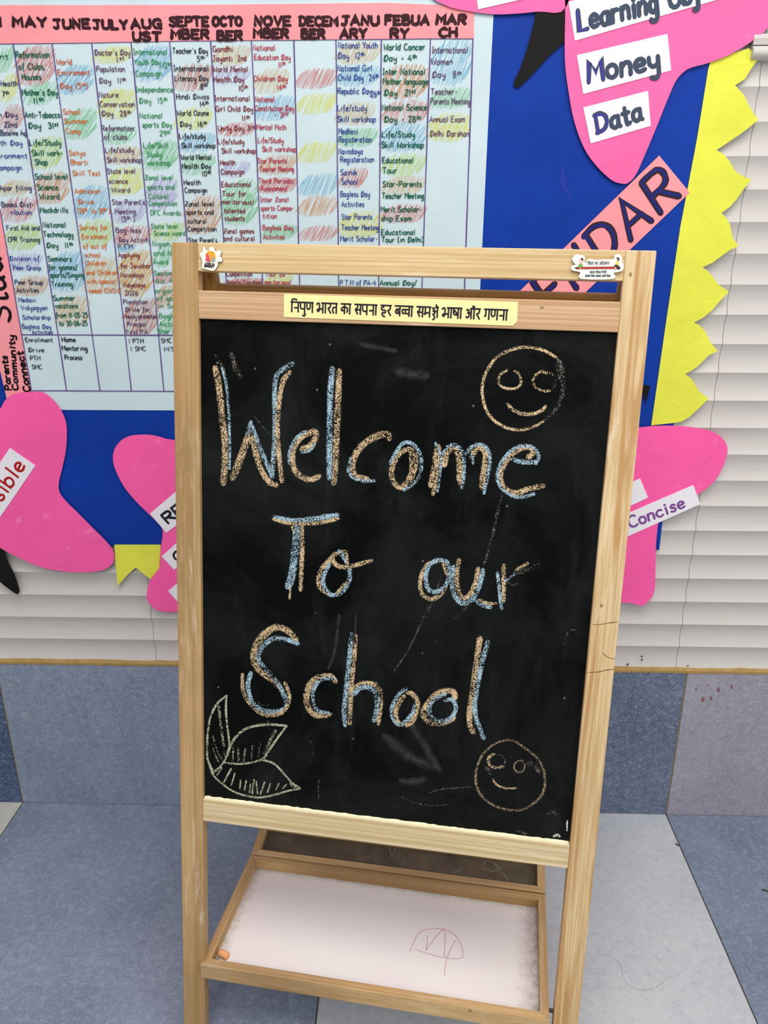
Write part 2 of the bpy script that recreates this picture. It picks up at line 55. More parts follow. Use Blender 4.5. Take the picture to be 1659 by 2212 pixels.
BORDER=[[.5245,1.6296],[.5567,1.6378],[.5872,1.646],[.6049,1.629],[.5942,1.6113],[.5874,1.5985],[.5719,1.5892],[.583,1.5797],[.5904,1.5731],[.5989,1.5599],[.61,1.5459],[.6212,1.534],[.6043,1.52],[.5903,1.5095],[.5776,1.5013],[.5544,1.4855],[.5678,1.4786],[.5791,1.4686],[.5925,1.4509],[.6081,1.4415],[.6247,1.436],[.6122,1.4197],[.603,1.4032],[.5931,1.3905],[.5783,1.3794],[.5894,1.3698],[.5967,1.3601],[.6043,1.3374],[.6188,1.321],[.6058,1.3161],[.5919,1.3054],[.5748,1.2921],[.5566,1.2834],[.5684,1.2763],[.5773,1.2678],[.5899,1.2526],[.6128,1.239],[.5986,1.2219],[.5839,1.202],[.5697,1.1898],[.5539,1.1815],[.5662,1.1758],[.5764,1.1662],[.5922,1.1422],[.6078,1.1262],[.5918,1.119],[.5716,1.0954],[.56,1.0871],[.5499,1.0816],[.5598,1.0752],[.5671,1.0679],[.5826,1.0466],[.6028,1.0327],[.5878,1.0148],[.5685,.9939],[.5565,.9862],[.5458,.9833],[.4954,.9773],[.5009,1.1871],[.5063,1.3555],[.5173,1.5039],[.5219,1.6139]]
BORDERB=[[-.6365,.7046],[-.6395,.6627],[-.6412,.6053],[-.6174,.6316],[-.5955,.6509],[-.5741,.6299],[-.5482,.6098],[-.5407,.6637],[-.5344,.7056]]
WING_TL=[[-.005,1.7627],[.0389,1.7245],[.0589,1.7147],[.0789,1.7084],[.1228,1.7018],[.1586,1.6995],[.2177,1.7031],[.2676,1.7109],[.2613,1.8126],[-.0054,1.8154]]
WING_TR=[[.2623,1.7601],[.2667,1.6923],[.2686,1.6576],[.2721,1.6222],[.2797,1.5862],[.2944,1.5346],[.3163,1.4893],[.3423,1.4586],[.3694,1.4368],[.3868,1.4305],[.401,1.4312],[.4144,1.4467],[.4273,1.4812],[.4428,1.5264],[.4547,1.5632],[.4669,1.5958],[.4809,1.6115],[.4961,1.6178],[.5193,1.6233],[.557,1.6372],[.5932,1.6586],[.6151,1.6785],[.6383,1.7164],[.6406,1.7564],[.6149,1.8089],[.2721,1.8125]]
BODY_T=[[.2162,1.7069],[.213,1.6828],[.2053,1.6514],[.1951,1.6195],[.185,1.598],[.1862,1.5892],[.1936,1.5885],[.216,1.6086],[.2425,1.6356],[.2629,1.6531],[.2832,1.6788],[.2844,1.7604],[.2537,1.8067],[.2221,1.761]]
WING_L=[[-.8535,1.0011],[-.8362,1.0066],[-.824,1.0228],[-.8101,1.0336],[-.7931,1.039],[-.7658,1.0418],[-.7419,1.0405],[-.7251,1.0272],[-.7108,1.0058],[-.7035,.9813],[-.7047,.9538],[-.713,.9148],[-.727,.875],[-.7375,.8462],[-.7389,.8273],[-.7296,.8083],[-.7055,.779],[-.6812,.7493],[-.6566,.7193],[-.6421,.6981],[-.6386,.6796],[-.6452,.6609],[-.6657,.6467],[-.7014,.64],[-.7535,.641],[-.8016,.6499],[-.8422,.6682],[-.8739,.6865],[-.8895,.6965],[-.9096,.7138],[-.9679,.7857],[-.9763,.8733],[-.9349,.9581]]
BODY_L=[[-.9247,.7312],[-.8931,.6978],[-.8841,.6917],[-.8787,.6639],[-.8693,.6325],[-.8645,.5992],[-.8655,.588],[-.8714,.584],[-.8821,.591],[-.9047,.6137],[-.9304,.6508],[-.9633,.7094]]
WING_ML=[[-.4834,.9424],[-.5033,.9467],[-.524,.952],[-.5461,.9534],[-.5736,.9503],[-.5931,.9403],[-.609,.9213],[-.6148,.8982],[-.6109,.8729],[-.5973,.8381],[-.576,.8066],[-.5511,.7778],[-.5332,.7567],[-.5263,.745],[-.5271,.7267],[-.5331,.7023],[-.5367,.682],[-.5416,.6531],[-.5642,.6238],[-.5743,.5977],[-.5766,.5759],[-.5681,.557],[-.5514,.5462],[-.518,.5443],[-.4202,.5502],[-.2832,.5841],[-.1376,.6531],[.0033,.7414],[.0074,.8355],[-.1329,.8852],[-.3055,.9192]]
WING_MR=[[.4725,.9739],[.5,.9768],[.5448,.9775],[.588,.9731],[.6191,.9654],[.6415,.9511],[.6529,.9329],[.6543,.9142],[.6499,.8929],[.6386,.8635],[.6184,.8411],[.5998,.8273],[.5665,.807],[.545,.7862],[.5339,.7705],[.5328,.7453],[.5343,.7102],[.5396,.6573],[.5427,.6132],[.5381,.5919],[.5211,.5731],[.5025,.5768],[.477,.5802],[.3304,.5803],[.1754,.6455],[.0181,.7415],[.0122,.8355],[.1552,.8971],[.322,.9571]]
BODY_M=[[-.0075,.8865],[.0261,.8867],[.0343,.7844],[.0292,.6555],[.0148,.577],[-.0041,.6552],[-.0147,.784]]
ANT_MR=[[.0213,.885],[.124,.9664],[.2517,1.0242],[.3873,1.0546],[.4751,1.0604],[.4802,1.0475],[.4791,1.0326],[.4732,1.0288],[.4662,1.0419],[.3888,1.0378],[.2619,1.0091],[.1433,.9519],[.0293,.867]]
ANT_ML=[[-.0054,.8667],[-.1124,.9456],[-.225,.9936],[-.3376,1.0122],[-.3557,1.0236],[-.3437,1.035],[-.3271,1.0294],[-.215,1.0089],[-.0979,.9652],[.0021,.8849]]
LABELS=[('T','plain',[[.1169,1.707],[.1927,1.7214],[.1874,1.7604],[.1062,1.7612]],None),('T','Learning',[[.2857,1.6586],[.6326,1.7455],[.6154,1.802],[.2701,1.7166]],('Learning Obj',.2924,1.6731,.4917,1.7166,.031,.0076,'grey','purple')),('T','Money',[[.307,1.5763],[.4564,1.6121],[.4433,1.6678],[.2907,1.6367]],('Money',.315,1.5943,.4358,1.6157,.033,.0076,'grey','purple')),('T','Data',[[.3269,1.4968],[.431,1.5248],[.4199,1.5807],[.3088,1.5551]],('Data',.3369,1.5132,.415,1.5352,.03,.0076,'grey','purple')),('L','sible',[[-.8763,.7692],[-.7812,.8854],[-.8292,.9234],[-.9248,.809]],('sible',-.8668,.8055,-.803,.8834,.031,.005,'redink',None)),('ML','RE',[[-.5177,.736],[-.4331,.7973],[-.4631,.8509],[-.5485,.7795]],('RE',-.5104,.7577,-.4728,.7856,.023,.0055,'black',None)),('ML','C',[[-.5088,.6486],[-.4175,.7165],[-.4442,.7592],[-.5333,.6804]],('CL',-.4987,.6678,-.468,.6912,.021,.0048,'black',None)),('ML','p',[[-.5079,.5695],[-.4243,.6283],[-.4414,.6704],[-.5272,.5967]],None),('MR','Concise',[[.4193,.7097],[.6143,.811],[.5945,.8526],[.4004,.7562]],('Concise',.4752,.7561,.5835,.8038,.026,.0046,'violet',None)),('MR','blank',[[.4225,.7795],[.5046,.8245],[.4838,.8658],[.4037,.8268]],None)]
TITLE=[[.5155,1.4145],[.4527,1.4768],[.0962,1.1215],[.154,1.049]]
TITLET=('CALENDAR',.1409,1.0723,.4965,1.409)
CHALK={'welcome':[('T',.0094,[.0613,.1739,.0674,.2038,.0713,.243,.0754,.2766,.0763,.3067,.073,.3455]),('D',.005,[.0625,.1565,.0706,.1687,.0757,.184,.0787,.2014]),('S',.0041,[.0716,.1745,.0777,.1956,.0811,.2267,.0831,.2662,.083,.3225]),('D',.0088,[.086,.1537,.0931,.1736,.1002,.1859]),('T',.0101,[.1148,.2665,.1055,.291,.0962,.3156,.0878,.3365]),('S',.0059,[.1162,.2506,.1127,.2627,.1107,.2707]),('S',.0069,[.1174,.2565,.1282,.2837,.1387,.3071,.1503,.3306]),('T',.0085,[.1189,.2743,.1242,.2979,.1326,.3216,.1452,.339,.156,.3428]),('S',.0065,[.1787,.1636,.1658,.1708,.1543,.1827,.1517,.2079,.1525,.2429,.1519,.2824,.1492,.3306]),('T',.0073,[.1743,.1758,.164,.19,.1593,.2153,.1566,.2505,.1581,.288,.1614,.3138,.1644,.3368]),('T',.0081,[.1937,.287,.2067,.2804,.2146,.2691,.2134,.2604,.2034,.2629,.1914,.2704,.1815,.2867,.1801,.3027,.184,.3185,.1944,.3279,.2087,.331,.2218,.3252]),('S',.0043,[.1993,.2601,.1853,.2707,.1758,.289,.1747,.309]),('S',.0041,[.1938,.291,.2059,.2883,.2138,.278]),('S',.0082,[.2371,.1679,.235,.2003,.2351,.2485,.2357,.2877,.2366,.3273]),('T',.0086,[.2474,.1713,.2468,.1998,.2461,.248,.2451,.2871,.2454,.3128,.2433,.3349]),('T',.0086,[.3235,.2643,.3203,.2581,.3086,.2602,.2932,.2688,.2798,.2813,.2723,.2974,.2708,.3133,.2771,.3228,.2931,.3248]),('S',.0045,[.2673,.2957,.2649,.3156,.2752,.3259,.2893,.328,.3041,.3271]),('T',.0074,[.3524,.2777,.3405,.2834,.331,.3002,.3286,.3167,.3353,.3307,.3447,.3342,.3545,.3253,.3601,.3127,.3633,.2942,.3597,.2823,.3524,.2771]),('S',.0051,[.3259,.3005,.3325,.2859,.342,.2716,.352,.268,.3624,.2741,.3701,.2878,.3718,.3039,.3685,.3183,.3568,.3314,.3469,.3382]),('T',.0057,[.3446,.3332,.3552,.3171,.3574,.2986,.355,.2816]),('T',.0098,[.3945,.2723,.3925,.2925,.3905,.3129,.3872,.3284]),('T',.0053,[.3905,.3419,.3931,.325,.3953,.3086]),('S',.0039,[.3902,.2669,.3992,.2861,.3989,.3124,.3968,.337]),('T',.0086,[.4048,.2979,.4069,.2806,.4165,.2735,.4238,.2797,.4266,.2946,.4277,.3147,.4313,.3246]),('S',.0047,[.401,.282,.4084,.2715,.4182,.2682,.4286,.2764,.433,.2942,.4333,.3144,.4316,.3297]),('T',.0088,[.4433,.2836,.4481,.2723,.4559,.2699,.4627,.2785,.4624,.2965,.4611,.3167,.4604,.3269]),('S',.0049,[.4347,.2801,.442,.2697,.4556,.2654,.466,.2743,.4692,.2881,.4675,.3082,.4635,.3352]),('S',.0037,[.443,.2796,.4458,.2935]),('T',.0078,[.522,.2801,.5291,.2718,.5239,.2661,.5123,.2668,.4994,.2764,.4888,.2929,.4849,.3092,.4888,.323,.4992,.3304,.5111,.3317,.5262,.3247,.5457,.3194]),('S',.0049,[.5333,.2883,.5368,.2782,.5301,.2668,.516,.264,.5027,.2683,.4917,.2788,.483,.2953,.4813,.3134,.4891,.3271,.5035,.3362,.5173,.3374,.5345,.3312]),('S',.0063,[.4999,.2839,.5157,.287,.5331,.286])],
'to':[('S',.0074,[.154,.3916,.1748,.3953,.2058,.3921,.2303,.3863,.2506,.3818]),('T',.0053,[.1519,.3954,.1749,.3994,.2059,.3982,.2325,.3933,.2517,.3868]),('S',.0109,[.1884,.4046,.1868,.4327,.1841,.4643,.1807,.4857,.1756,.4989]),('T',.0065,[.1961,.404,.1972,.4319,.1967,.4633,.1959,.5025]),('T',.005,[.1812,.4041,.1851,.4141]),('T',.0035,[.18,.4964,.1786,.5179]),('T',.0067,[.2643,.4372,.2501,.4408,.24,.4515,.228,.4671,.2231,.4822,.2266,.4967,.2413,.5061]),('S',.0063,[.2402,.4578,.2313,.4773,.2317,.4921,.2434,.5063,.2599,.5002,.2698,.4847,.2713,.4678,.2647,.4506,.254,.4363]),('T',.0063,[.244,.445,.2484,.4571,.2609,.4613,.2792,.4567,.3037,.4475]),('T',.0049,[.2657,.485,.2517,.5035]),('T',.0045,[.266,.4401,.2673,.4577])],
'our':[('T',.0061,[.405,.439,.3889,.4463,.3803,.4619,.378,.4793,.3829,.494,.3957,.4999,.4078,.493,.4159,.4804]),('S',.0061,[.4164,.4403,.4009,.4394,.3891,.4505,.3858,.4679,.3908,.4847,.4013,.4881,.4134,.4806,.4198,.4651,.4199,.448,.4137,.439]),('T',.0053,[.4111,.4441,.4168,.46]),('T',.0065,[.4336,.4364,.4315,.4535,.4325,.4726,.4376,.4893,.4451,.4941,.4547,.4836,.4598,.4661,.4619,.4468]),('S',.0069,[.426,.4476,.425,.4668,.4281,.4858,.4372,.5001,.4475,.5014,.4592,.4896,.4661,.4698,.4693,.4487]),('S',.0078,[.4593,.4917,.468,.4996,.483,.5043]),('T',.0045,[.4656,.4938,.4781,.4987,.4919,.4979]),('S',.0051,[.4903,.4508,.4937,.4717,.4968,.4885,.5,.5058]),('T',.0059,[.4986,.4396,.5003,.4648,.5022,.4934]),('S',.0031,[.5022,.463,.5155,.4513]),('T',.0043,[.517,.4449,.5331,.4331]),('D',.0086,[.5153,.4492,.5289,.4439,.5472,.4358]),('D',.0029,[.5063,.4643,.5126,.468,.52,.4653])],
'school':[('T',.01,[.1902,.5837,.1815,.5736,.1664,.5663,.1536,.5675,.1386,.5798,.1262,.5976,.1219,.6157,.1263,.6331,.1391,.6453,.1544,.6549,.1654,.665]),('S',.0076,[.1928,.5893,.1752,.5845,.1559,.5841,.1409,.5944,.1323,.608,.1302,.6216,.139,.6341,.1522,.6462,.1632,.6607,.1721,.6778,.1766,.6909,.1724,.7005,.1571,.7067,.1373,.7067,.1218,.697,.1151,.6817,.1129,.6638,.1176,.6453]),('T',.0061,[.104,.6489,.104,.6715,.1107,.6913,.1241,.7059,.1418,.7142,.1572,.7125,.1703,.7053,.1799,.6883,.1796,.6725,.1729,.6563]),('D',.0022,[.1284,.6939,.1395,.6984,.1487,.6963]),('T',.0093,[.2536,.6449,.2467,.6381,.2318,.6397,.217,.6495,.2092,.6671,.2086,.6829,.2141,.6981,.2268,.7057,.2465,.7008]),('S',.0055,[.2521,.642,.2382,.6421,.2256,.6501,.2185,.6683,.2199,.6861,.2288,.6976,.246,.699]),('S',.0076,[.2763,.5657,.2745,.6115,.2715,.6559,.2689,.6897,.2711,.717]),('T',.0069,[.2838,.5676,.2818,.6108,.2796,.644,.2786,.6797,.2785,.7134]),('T',.0067,[.2831,.6525,.2954,.6441,.3122,.6432,.324,.6525,.3262,.67,.3254,.6901,.3229,.7088]),('S',.0076,[.283,.664,.2936,.6518,.3082,.6502,.3191,.6597,.3203,.6818,.3164,.7041]),('T',.0075,[.3616,.658,.3525,.6739,.3498,.6881,.3536,.7016,.3647,.705,.3753,.6991,.3821,.6822,.3823,.6637,.3743,.6531,.3667,.6517]),('S',.0057,[.3643,.6462,.3539,.6553,.3449,.6747,.3433,.6888,.3493,.7021,.3582,.7058,.3686,.6953,.3767,.6828,.3783,.671]),('T',.0089,[.4394,.6529,.4367,.643,.424,.6428,.4096,.6516,.3976,.6689,.3929,.6832,.3988,.6941,.4119,.6977,.4267,.6937,.439,.6849]),('S',.0064,[.4244,.6586,.4353,.6556,.4414,.6664,.4388,.6804,.4287,.6907,.4138,.6924,.403,.6821,.4023,.6684,.4119,.6559,.4247,.6477]),('T',.0086,[.4713,.5537,.469,.5848,.4669,.6184,.4647,.6524,.4629,.6754,.4652,.6957,.471,.7054]),('S',.007,[.4831,.5581,.4783,.5838,.4745,.6064,.472,.6336,.4697,.6587,.4728,.6811,.4802,.6986,.4868,.7135])],
'face1':[('T',.0041,[.5496,.141,.5329,.1323,.51,.1284,.4913,.1319,.471,.1421,.4604,.1558,.4537,.1714,.452,.1907,.4572,.2118,.4669,.227,.4832,.2379,.5028,.2423,.5219,.2388,.5388,.2292]),('D',.0049,[.5388,.2292,.5526,.215,.5606,.1974,.562,.1764,.5579,.152,.5521,.1424]),('D',.0075,[.553,.1447,.5556,.1577,.5581,.1708]),('T',.0034,[.4847,.1606,.4765,.1666,.4733,.1763,.4795,.1837,.4932,.186,.5024,.1818,.5047,.1731,.4993,.1638,.4943,.1611]),('T',.0034,[.5467,.1641,.5408,.1612,.5391,.1635,.5313,.1606,.5232,.1666,.5211,.1762,.5274,.1836,.5371,.187,.545,.1862]),('D',.0026,[.5465,.1619,.551,.1711,.5499,.1807,.545,.1862]),('T',.0047,[.4878,.2065,.4951,.2139,.507,.2192,.5224,.2194,.5354,.2139,.5406,.2079])],
'face2':[('O',.0038,[.5231,.7119,.5067,.7185,.4908,.7343,.4814,.7541,.4783,.7733,.4806,.7942,.4914,.8118,.5093,.8237,.531,.828,.5521,.8251,.5701,.8109,.5814,.7929,.5831,.7739,.5782,.7513,.5665,.7343,.5467,.7206,.5337,.713,.5231,.7119]),('T',.0045,[.5042,.7373,.4962,.7453,.4986,.7566,.5094,.7599,.5187,.7564]),('D',.0025,[.5042,.7385,.5165,.7393,.5214,.7491,.5187,.7564]),('O',.0026,[.5462,.7426,.5371,.7472,.5356,.7567,.5414,.7629,.5495,.7596,.5509,.7501,.5462,.7426]),('T',.0032,[.5047,.7793,.5113,.7879,.5243,.7921,.5411,.7899]),('D',.0072,[.5518,.7477,.5654,.7471,.5736,.76]),('D',.0072,[.4943,.7618,.5016,.7708])],
'leaves':[('G',.0034,[.0774,.6881,.0617,.7036,.0503,.728,.0455,.7566,.0442,.785,.0452,.8039,.0542,.8219]),('G',.0034,[.0774,.6881,.0762,.7089,.0777,.7342,.0817,.7687,.0794,.7879,.0703,.8079,.0542,.8255]),('G',.004,[.0789,.7867,.0907,.7606,.1086,.7422,.1308,.7332,.1529,.7292,.1771,.7288]),('G',.0033,[.1771,.7288,.1663,.7448,.1555,.7623,.1467,.7773,.1379,.7906,.1178,.7997,.0975,.8046,.0748,.805]),('G',.0034,[.0452,.8039,.0542,.8291,.0701,.8438,.0907,.8556,.1134,.8598,.1338,.8596,.1586,.8515,.1808,.8414,.2008,.8353]),('G',.0037,[.1379,.7925,.1535,.7952,.167,.8053,.1805,.8201,.1895,.8284,.2003,.8341]),('G',.0029,[.0542,.8267,.068,.813]),('H',.0045,[.0639,.7033,.0672,.7354,.0726,.7757]),('H',.0033,[.0541,.7603,.0613,.7853,.0714,.803]),('H',.0033,[.0522,.7746,.0567,.7906,.0634,.804]),('H',.0032,[.0715,.7817,.0744,.7932]),('H',.0036,[.0889,.7761,.0873,.8011]),('H',.0036,[.0963,.7764,.0975,.7993]),('H',.0036,[.1087,.7749,.1054,.8]),('H',.0036,[.121,.7687,.1189,.7925]),('H',.0036,[.1344,.7648,.1289,.7893]),('H',.0048,[.1585,.7387,.1488,.7607,.1401,.7816]),('G',.0027,[.0691,.8152,.061,.8287]),('G',.0032,[.085,.8144,.0724,.8399]),('G',.0027,[.0911,.822,.085,.8443]),('G',.0029,[.1009,.8327,.0998,.8477]),('G',.0029,[.1106,.8326,.1077,.8491]),('G',.0029,[.1179,.8377,.1161,.8523]),('G',.0029,[.1235,.8286,.1207,.8541]),('G',.0029,[.1274,.8317,.1297,.8529]),('G',.0029,[.1415,.831,.1349,.8527]),('G',.0027,[.1512,.8322,.1462,.8488]),('G',.0026,[.1655,.8303,.1607,.8421]),('G',.0026,[.178,.8299,.1719,.8383]),('H',.0066,[.1851,.829,.1985,.8348])],
'smudge':[('D',.0039,[.4899,.3331,.4845,.3619,.4782,.4036,.4704,.4398]),('D',.002,[.4093,.4617,.3997,.4969,.3888,.5306]),('D',.002,[.392,.5108,.3677,.577,.3438,.6199]),('D',.0042,[.4479,.508,.4326,.5289]),('D',.002,[.3655,.8285,.3858,.8355,.4145,.8365,.4427,.8303]),('D',.002,[.407,.817,.424,.8075,.4476,.8021,.4732,.7964]),('D',.0028,[.6071,.5279,.5975,.532,.5922,.553]),('E',.0199,[.3349,.7272,.3712,.7559,.4156,.7717]),('E',.0154,[.3732,.7017,.3988,.7384,.4224,.7756]),('E',.0136,[.3621,.8,.3798,.8001,.3992,.7928]),('E',.0113,[.277,.1327,.3272,.1402]),('E',.0163,[.3317,.1687,.3518,.1717,.3736,.1728]),('D',.002,[.1444,.7706,.1457,.7868]),('D',.0017,[.208,.7445,.2169,.7526,.2217,.7752]),('D',.0023,[.2313,.816,.2305,.8326,.232,.8489]),('D',.0017,[.1219,.2425,.1363,.2595,.1466,.2688]),('E',.0063,[.2421,.6258,.2519,.5919,.2567,.5374]),('E',.005,[.2825,.5651,.2826,.5351]),('D',.0045,[.5903,.8271,.5982,.8212,.6073,.8295]),('W',.0043,[.6037,.8633,.6087,.8602,.612,.8622]),('W',.0025,[.6213,.8347,.6222,.8512]),('D',.0043,[.5462,.8618,.5613,.8645])]}
SLOGAN=[[.1667,.0992],[.488,.101],[.4934,.0955],[.4931,.0693],[.1668,.0675]]
SLOGT=[.1767,.078,.4808,.0805]
BADGE=[[.0439,.0145],[.0479,.0126],[.0484,.0076],[.0509,.0062],[.0532,.0104],[.0575,.0112],[.0585,.0068],[.0649,.0067],[.0659,.0108],[.0687,.0122],[.0707,.0108],[.0747,.0114],[.0753,.0148],[.0736,.0185],[.0767,.0222],[.0757,.0257],[.0699,.0264],[.0707,.0285],[.07,.0313],[.0656,.0376],[.0626,.0384],[.054,.0371],[.0473,.0351],[.0467,.0336],[.0474,.0281],[.0464,.0226],[.0445,.0184]]
BADGE_SUN=[[.0523,.0202],[.0525,.0159],[.0547,.0132],[.0583,.0117],[.0623,.012],[.0656,.0142],[.067,.0175],[.0672,.0211],[.0662,.0253],[.0609,.0264],[.0569,.0255]]
BADGE_P=[[.0519,.0244],[.0538,.019],[.0531,.0166],[.0551,.0156],[.0567,.0177],[.0577,.0207],[.0595,.0261],[.0544,.0259]]
BADGE_G=[[.061,.0261],[.0613,.0212],[.063,.0194],[.065,.02],[.0663,.023],[.0668,.0245],[.0649,.0265]]
BADGET=[('NIPUN',[.0515,.0308],[.0654,.0319]),('BHARAT',[.0506,.0336],[.065,.0348])]
PBADGE=[[.5591,.0243],[.5605,.0218],[.5653,.019],[.5627,.0183],[.5596,.0117],[.5648,.0069],[.5689,.0078],[.5739,.0082],[.5759,.0106],[.5757,.0146],[.5778,.018],[.5794,.013],[.5853,.0124],[.5929,.0137],[.5978,.0127],[.6122,.0119],[.6133,.0075],[.6166,.0055],[.6212,.0068],[.6235,.0102],[.6235,.0151],[.6262,.0185],[.6259,.0249],[.6226,.0274],[.6163,.029],[.6144,.0296],[.6148,.037],[.5727,.0377],[.5718,.03],[.5655,.0282],[.5609,.0273]]
PB_PENCIL=[[.5671,.0227],[.6185,.0211],[.6188,.0243],[.5673,.0258]]
PB_TIP=[[.5629,.0242],[.5671,.0227],[.5673,.0258]]
PB_END=[[.6182,.0211],[.622,.021],[.6223,.0246],[.6186,.0249]]
PB_SHAPES=[('kid_green',[[.569,.0195],[.5728,.0192],[.574,.0216],[.5722,.0236],[.5686,.0232]]),('ink',[[.57,.0128],[.5721,.0114],[.574,.0127],[.5742,.0152],[.5732,.0147],[.5718,.0133]]),('skin',[[.5689,.0148],[.5716,.0135],[.5732,.0154],[.5727,.0182],[.5699,.0177]]),('ink',[[.616,.0104],[.6181,.0097],[.6199,.0113],[.6198,.0138],[.6186,.0143],[.6176,.0119]]),('skin',[[.6163,.0114],[.6176,.0114],[.6185,.0138],[.6174,.0148],[.6163,.0139]]),('kid_yellow',[[.6156,.0166],[.619,.0158],[.62,.0187],[.6168,.0195]]),('ink',[[.6144,.0195],[.6193,.0194],[.6192,.0209],[.6151,.0217]]),('skin',[[.6148,.0218],[.616,.0217],[.6169,.0252],[.6159,.0254]]),('skin',[[.5707,.0237],[.5717,.0236],[.5719,.0261],[.5709,.0261]])]
PBT=[('sik',[.5798,.0164],[.608,.0156],70),('sam',[.5834,.0281],[.6051,.0274],52),('sab',[.578,.0329],[.611,.0322],45)]
TRAY=[[-.34563,-.59114,.17361],[.23574,-.66917,.16375],[.27331,-.40545,.15563],[-.30834,-.32934,.16381]]
REAR=[[-.30095,-.27306,.17646],[.28056,-.35011,.16733]]
DOODLE=[[[.01288,-.53037,.14427],[.01695,-.52055,.14385],[.02389,-.50059,.14301],[.0351,-.48497,.14223],[.05459,-.47996,.14164],[.07399,-.47971,.14121],[.09278,-.49062,.14118],[.10278,-.50671,.14152],[.10716,-.52272,.14197],[.10324,-.54189,.14272],[.07404,-.5417,.14334],[.04231,-.53375,.14375],[.02365,-.52667,.14391]],[[.04107,-.52904,.14362],[.05092,-.51245,.14283],[.07254,-.48148,.1413],[.07763,-.49135,.14153],[.07563,-.51777,.14248],[.07404,-.5417,.14334]],[[.04537,-.49457,.14234],[.0444,-.51276,.14299],[.04188,-.529,.1436]],[[.07249,-.5769,.14459],[.07634,-.54938,.14356],[.08257,-.53026,.14276],[.09488,-.50216,.14153]]]
SCRIB=[[[-.03024,-.29488,.16185],[-.02681,-.30993,.15855],[-.02286,-.32309,.15568],[-.01912,-.30986,.15868],[-.01407,-.29812,.16138]],[[.16084,-.33762,.15522],[.16767,-.32788,.15749],[.18519,-.33418,.15635],[.18698,-.34695,.15353],[.17474,-.35024,.15261],[.16319,-.34559,.15348],[.15733,-.34405,.15373]],[[.18203,-.33582,.15594],[.19343,-.34212,.15471],[.18966,-.3501,.15287]],[[.18668,-.35012,.15282],[.20078,-.35786,.15131],[.20538,-.37027,.14861]],[[.09682,-.35571,.15022],[.11525,-.34604,.15265]]]
STUB=[[-.32146,-.55404,.15831],[-.30505,-.56212,.15823]]
CRUMB=[-.32406,-.56452,.15572]
PIN=[.23891,-.64692,.16292]
DROPS=[[.5368,.4395,.004],[.5383,.4311,.004],[.5077,.4186,.0045],[.6436,.4171,.003]]
STAIN=[[.6694,.357,.0028084,.0062408],[.6885,.33,.0056167,.010609],[.7068,.3326,.0043686,.0087372],[.7202,.3556,.0043686,.010609],[.7485,.3651,.0037445,.007489],[.694,.3687,.0018722,.0049927],[.8188,.3459,.0018722,.0018722]]
HAIR=[[.3922,-.4039],[.4114,-.4072],[.4256,-.4239],[.4255,-.4499],[.4313,-.4713],[.4487,-.4779],[.4716,-.4755],[.4942,-.4642],[.5077,-.4513],[.5235,-.4526]]
BITS=[[[.6351,-.0998],[.6384,-.104],[.6429,-.1071]],[[.7796,-.2324],[.7857,-.2336],[.7911,-.2362]]]
CRACKS=[[[.6305,.5153],[.6423,.5135],[.6543,.5101],[.6665,.5071]],[[.6295,.5885],[.6435,.5863],[.6556,.582],[.6681,.5795]],[[.6478,.5553],[.6555,.5623],[.6666,.564]]]
SCUFF=[[.2803,1.4656],[.2811,1.4468],[.2844,1.4322],[.2901,1.4189],[.3009,1.4026]]

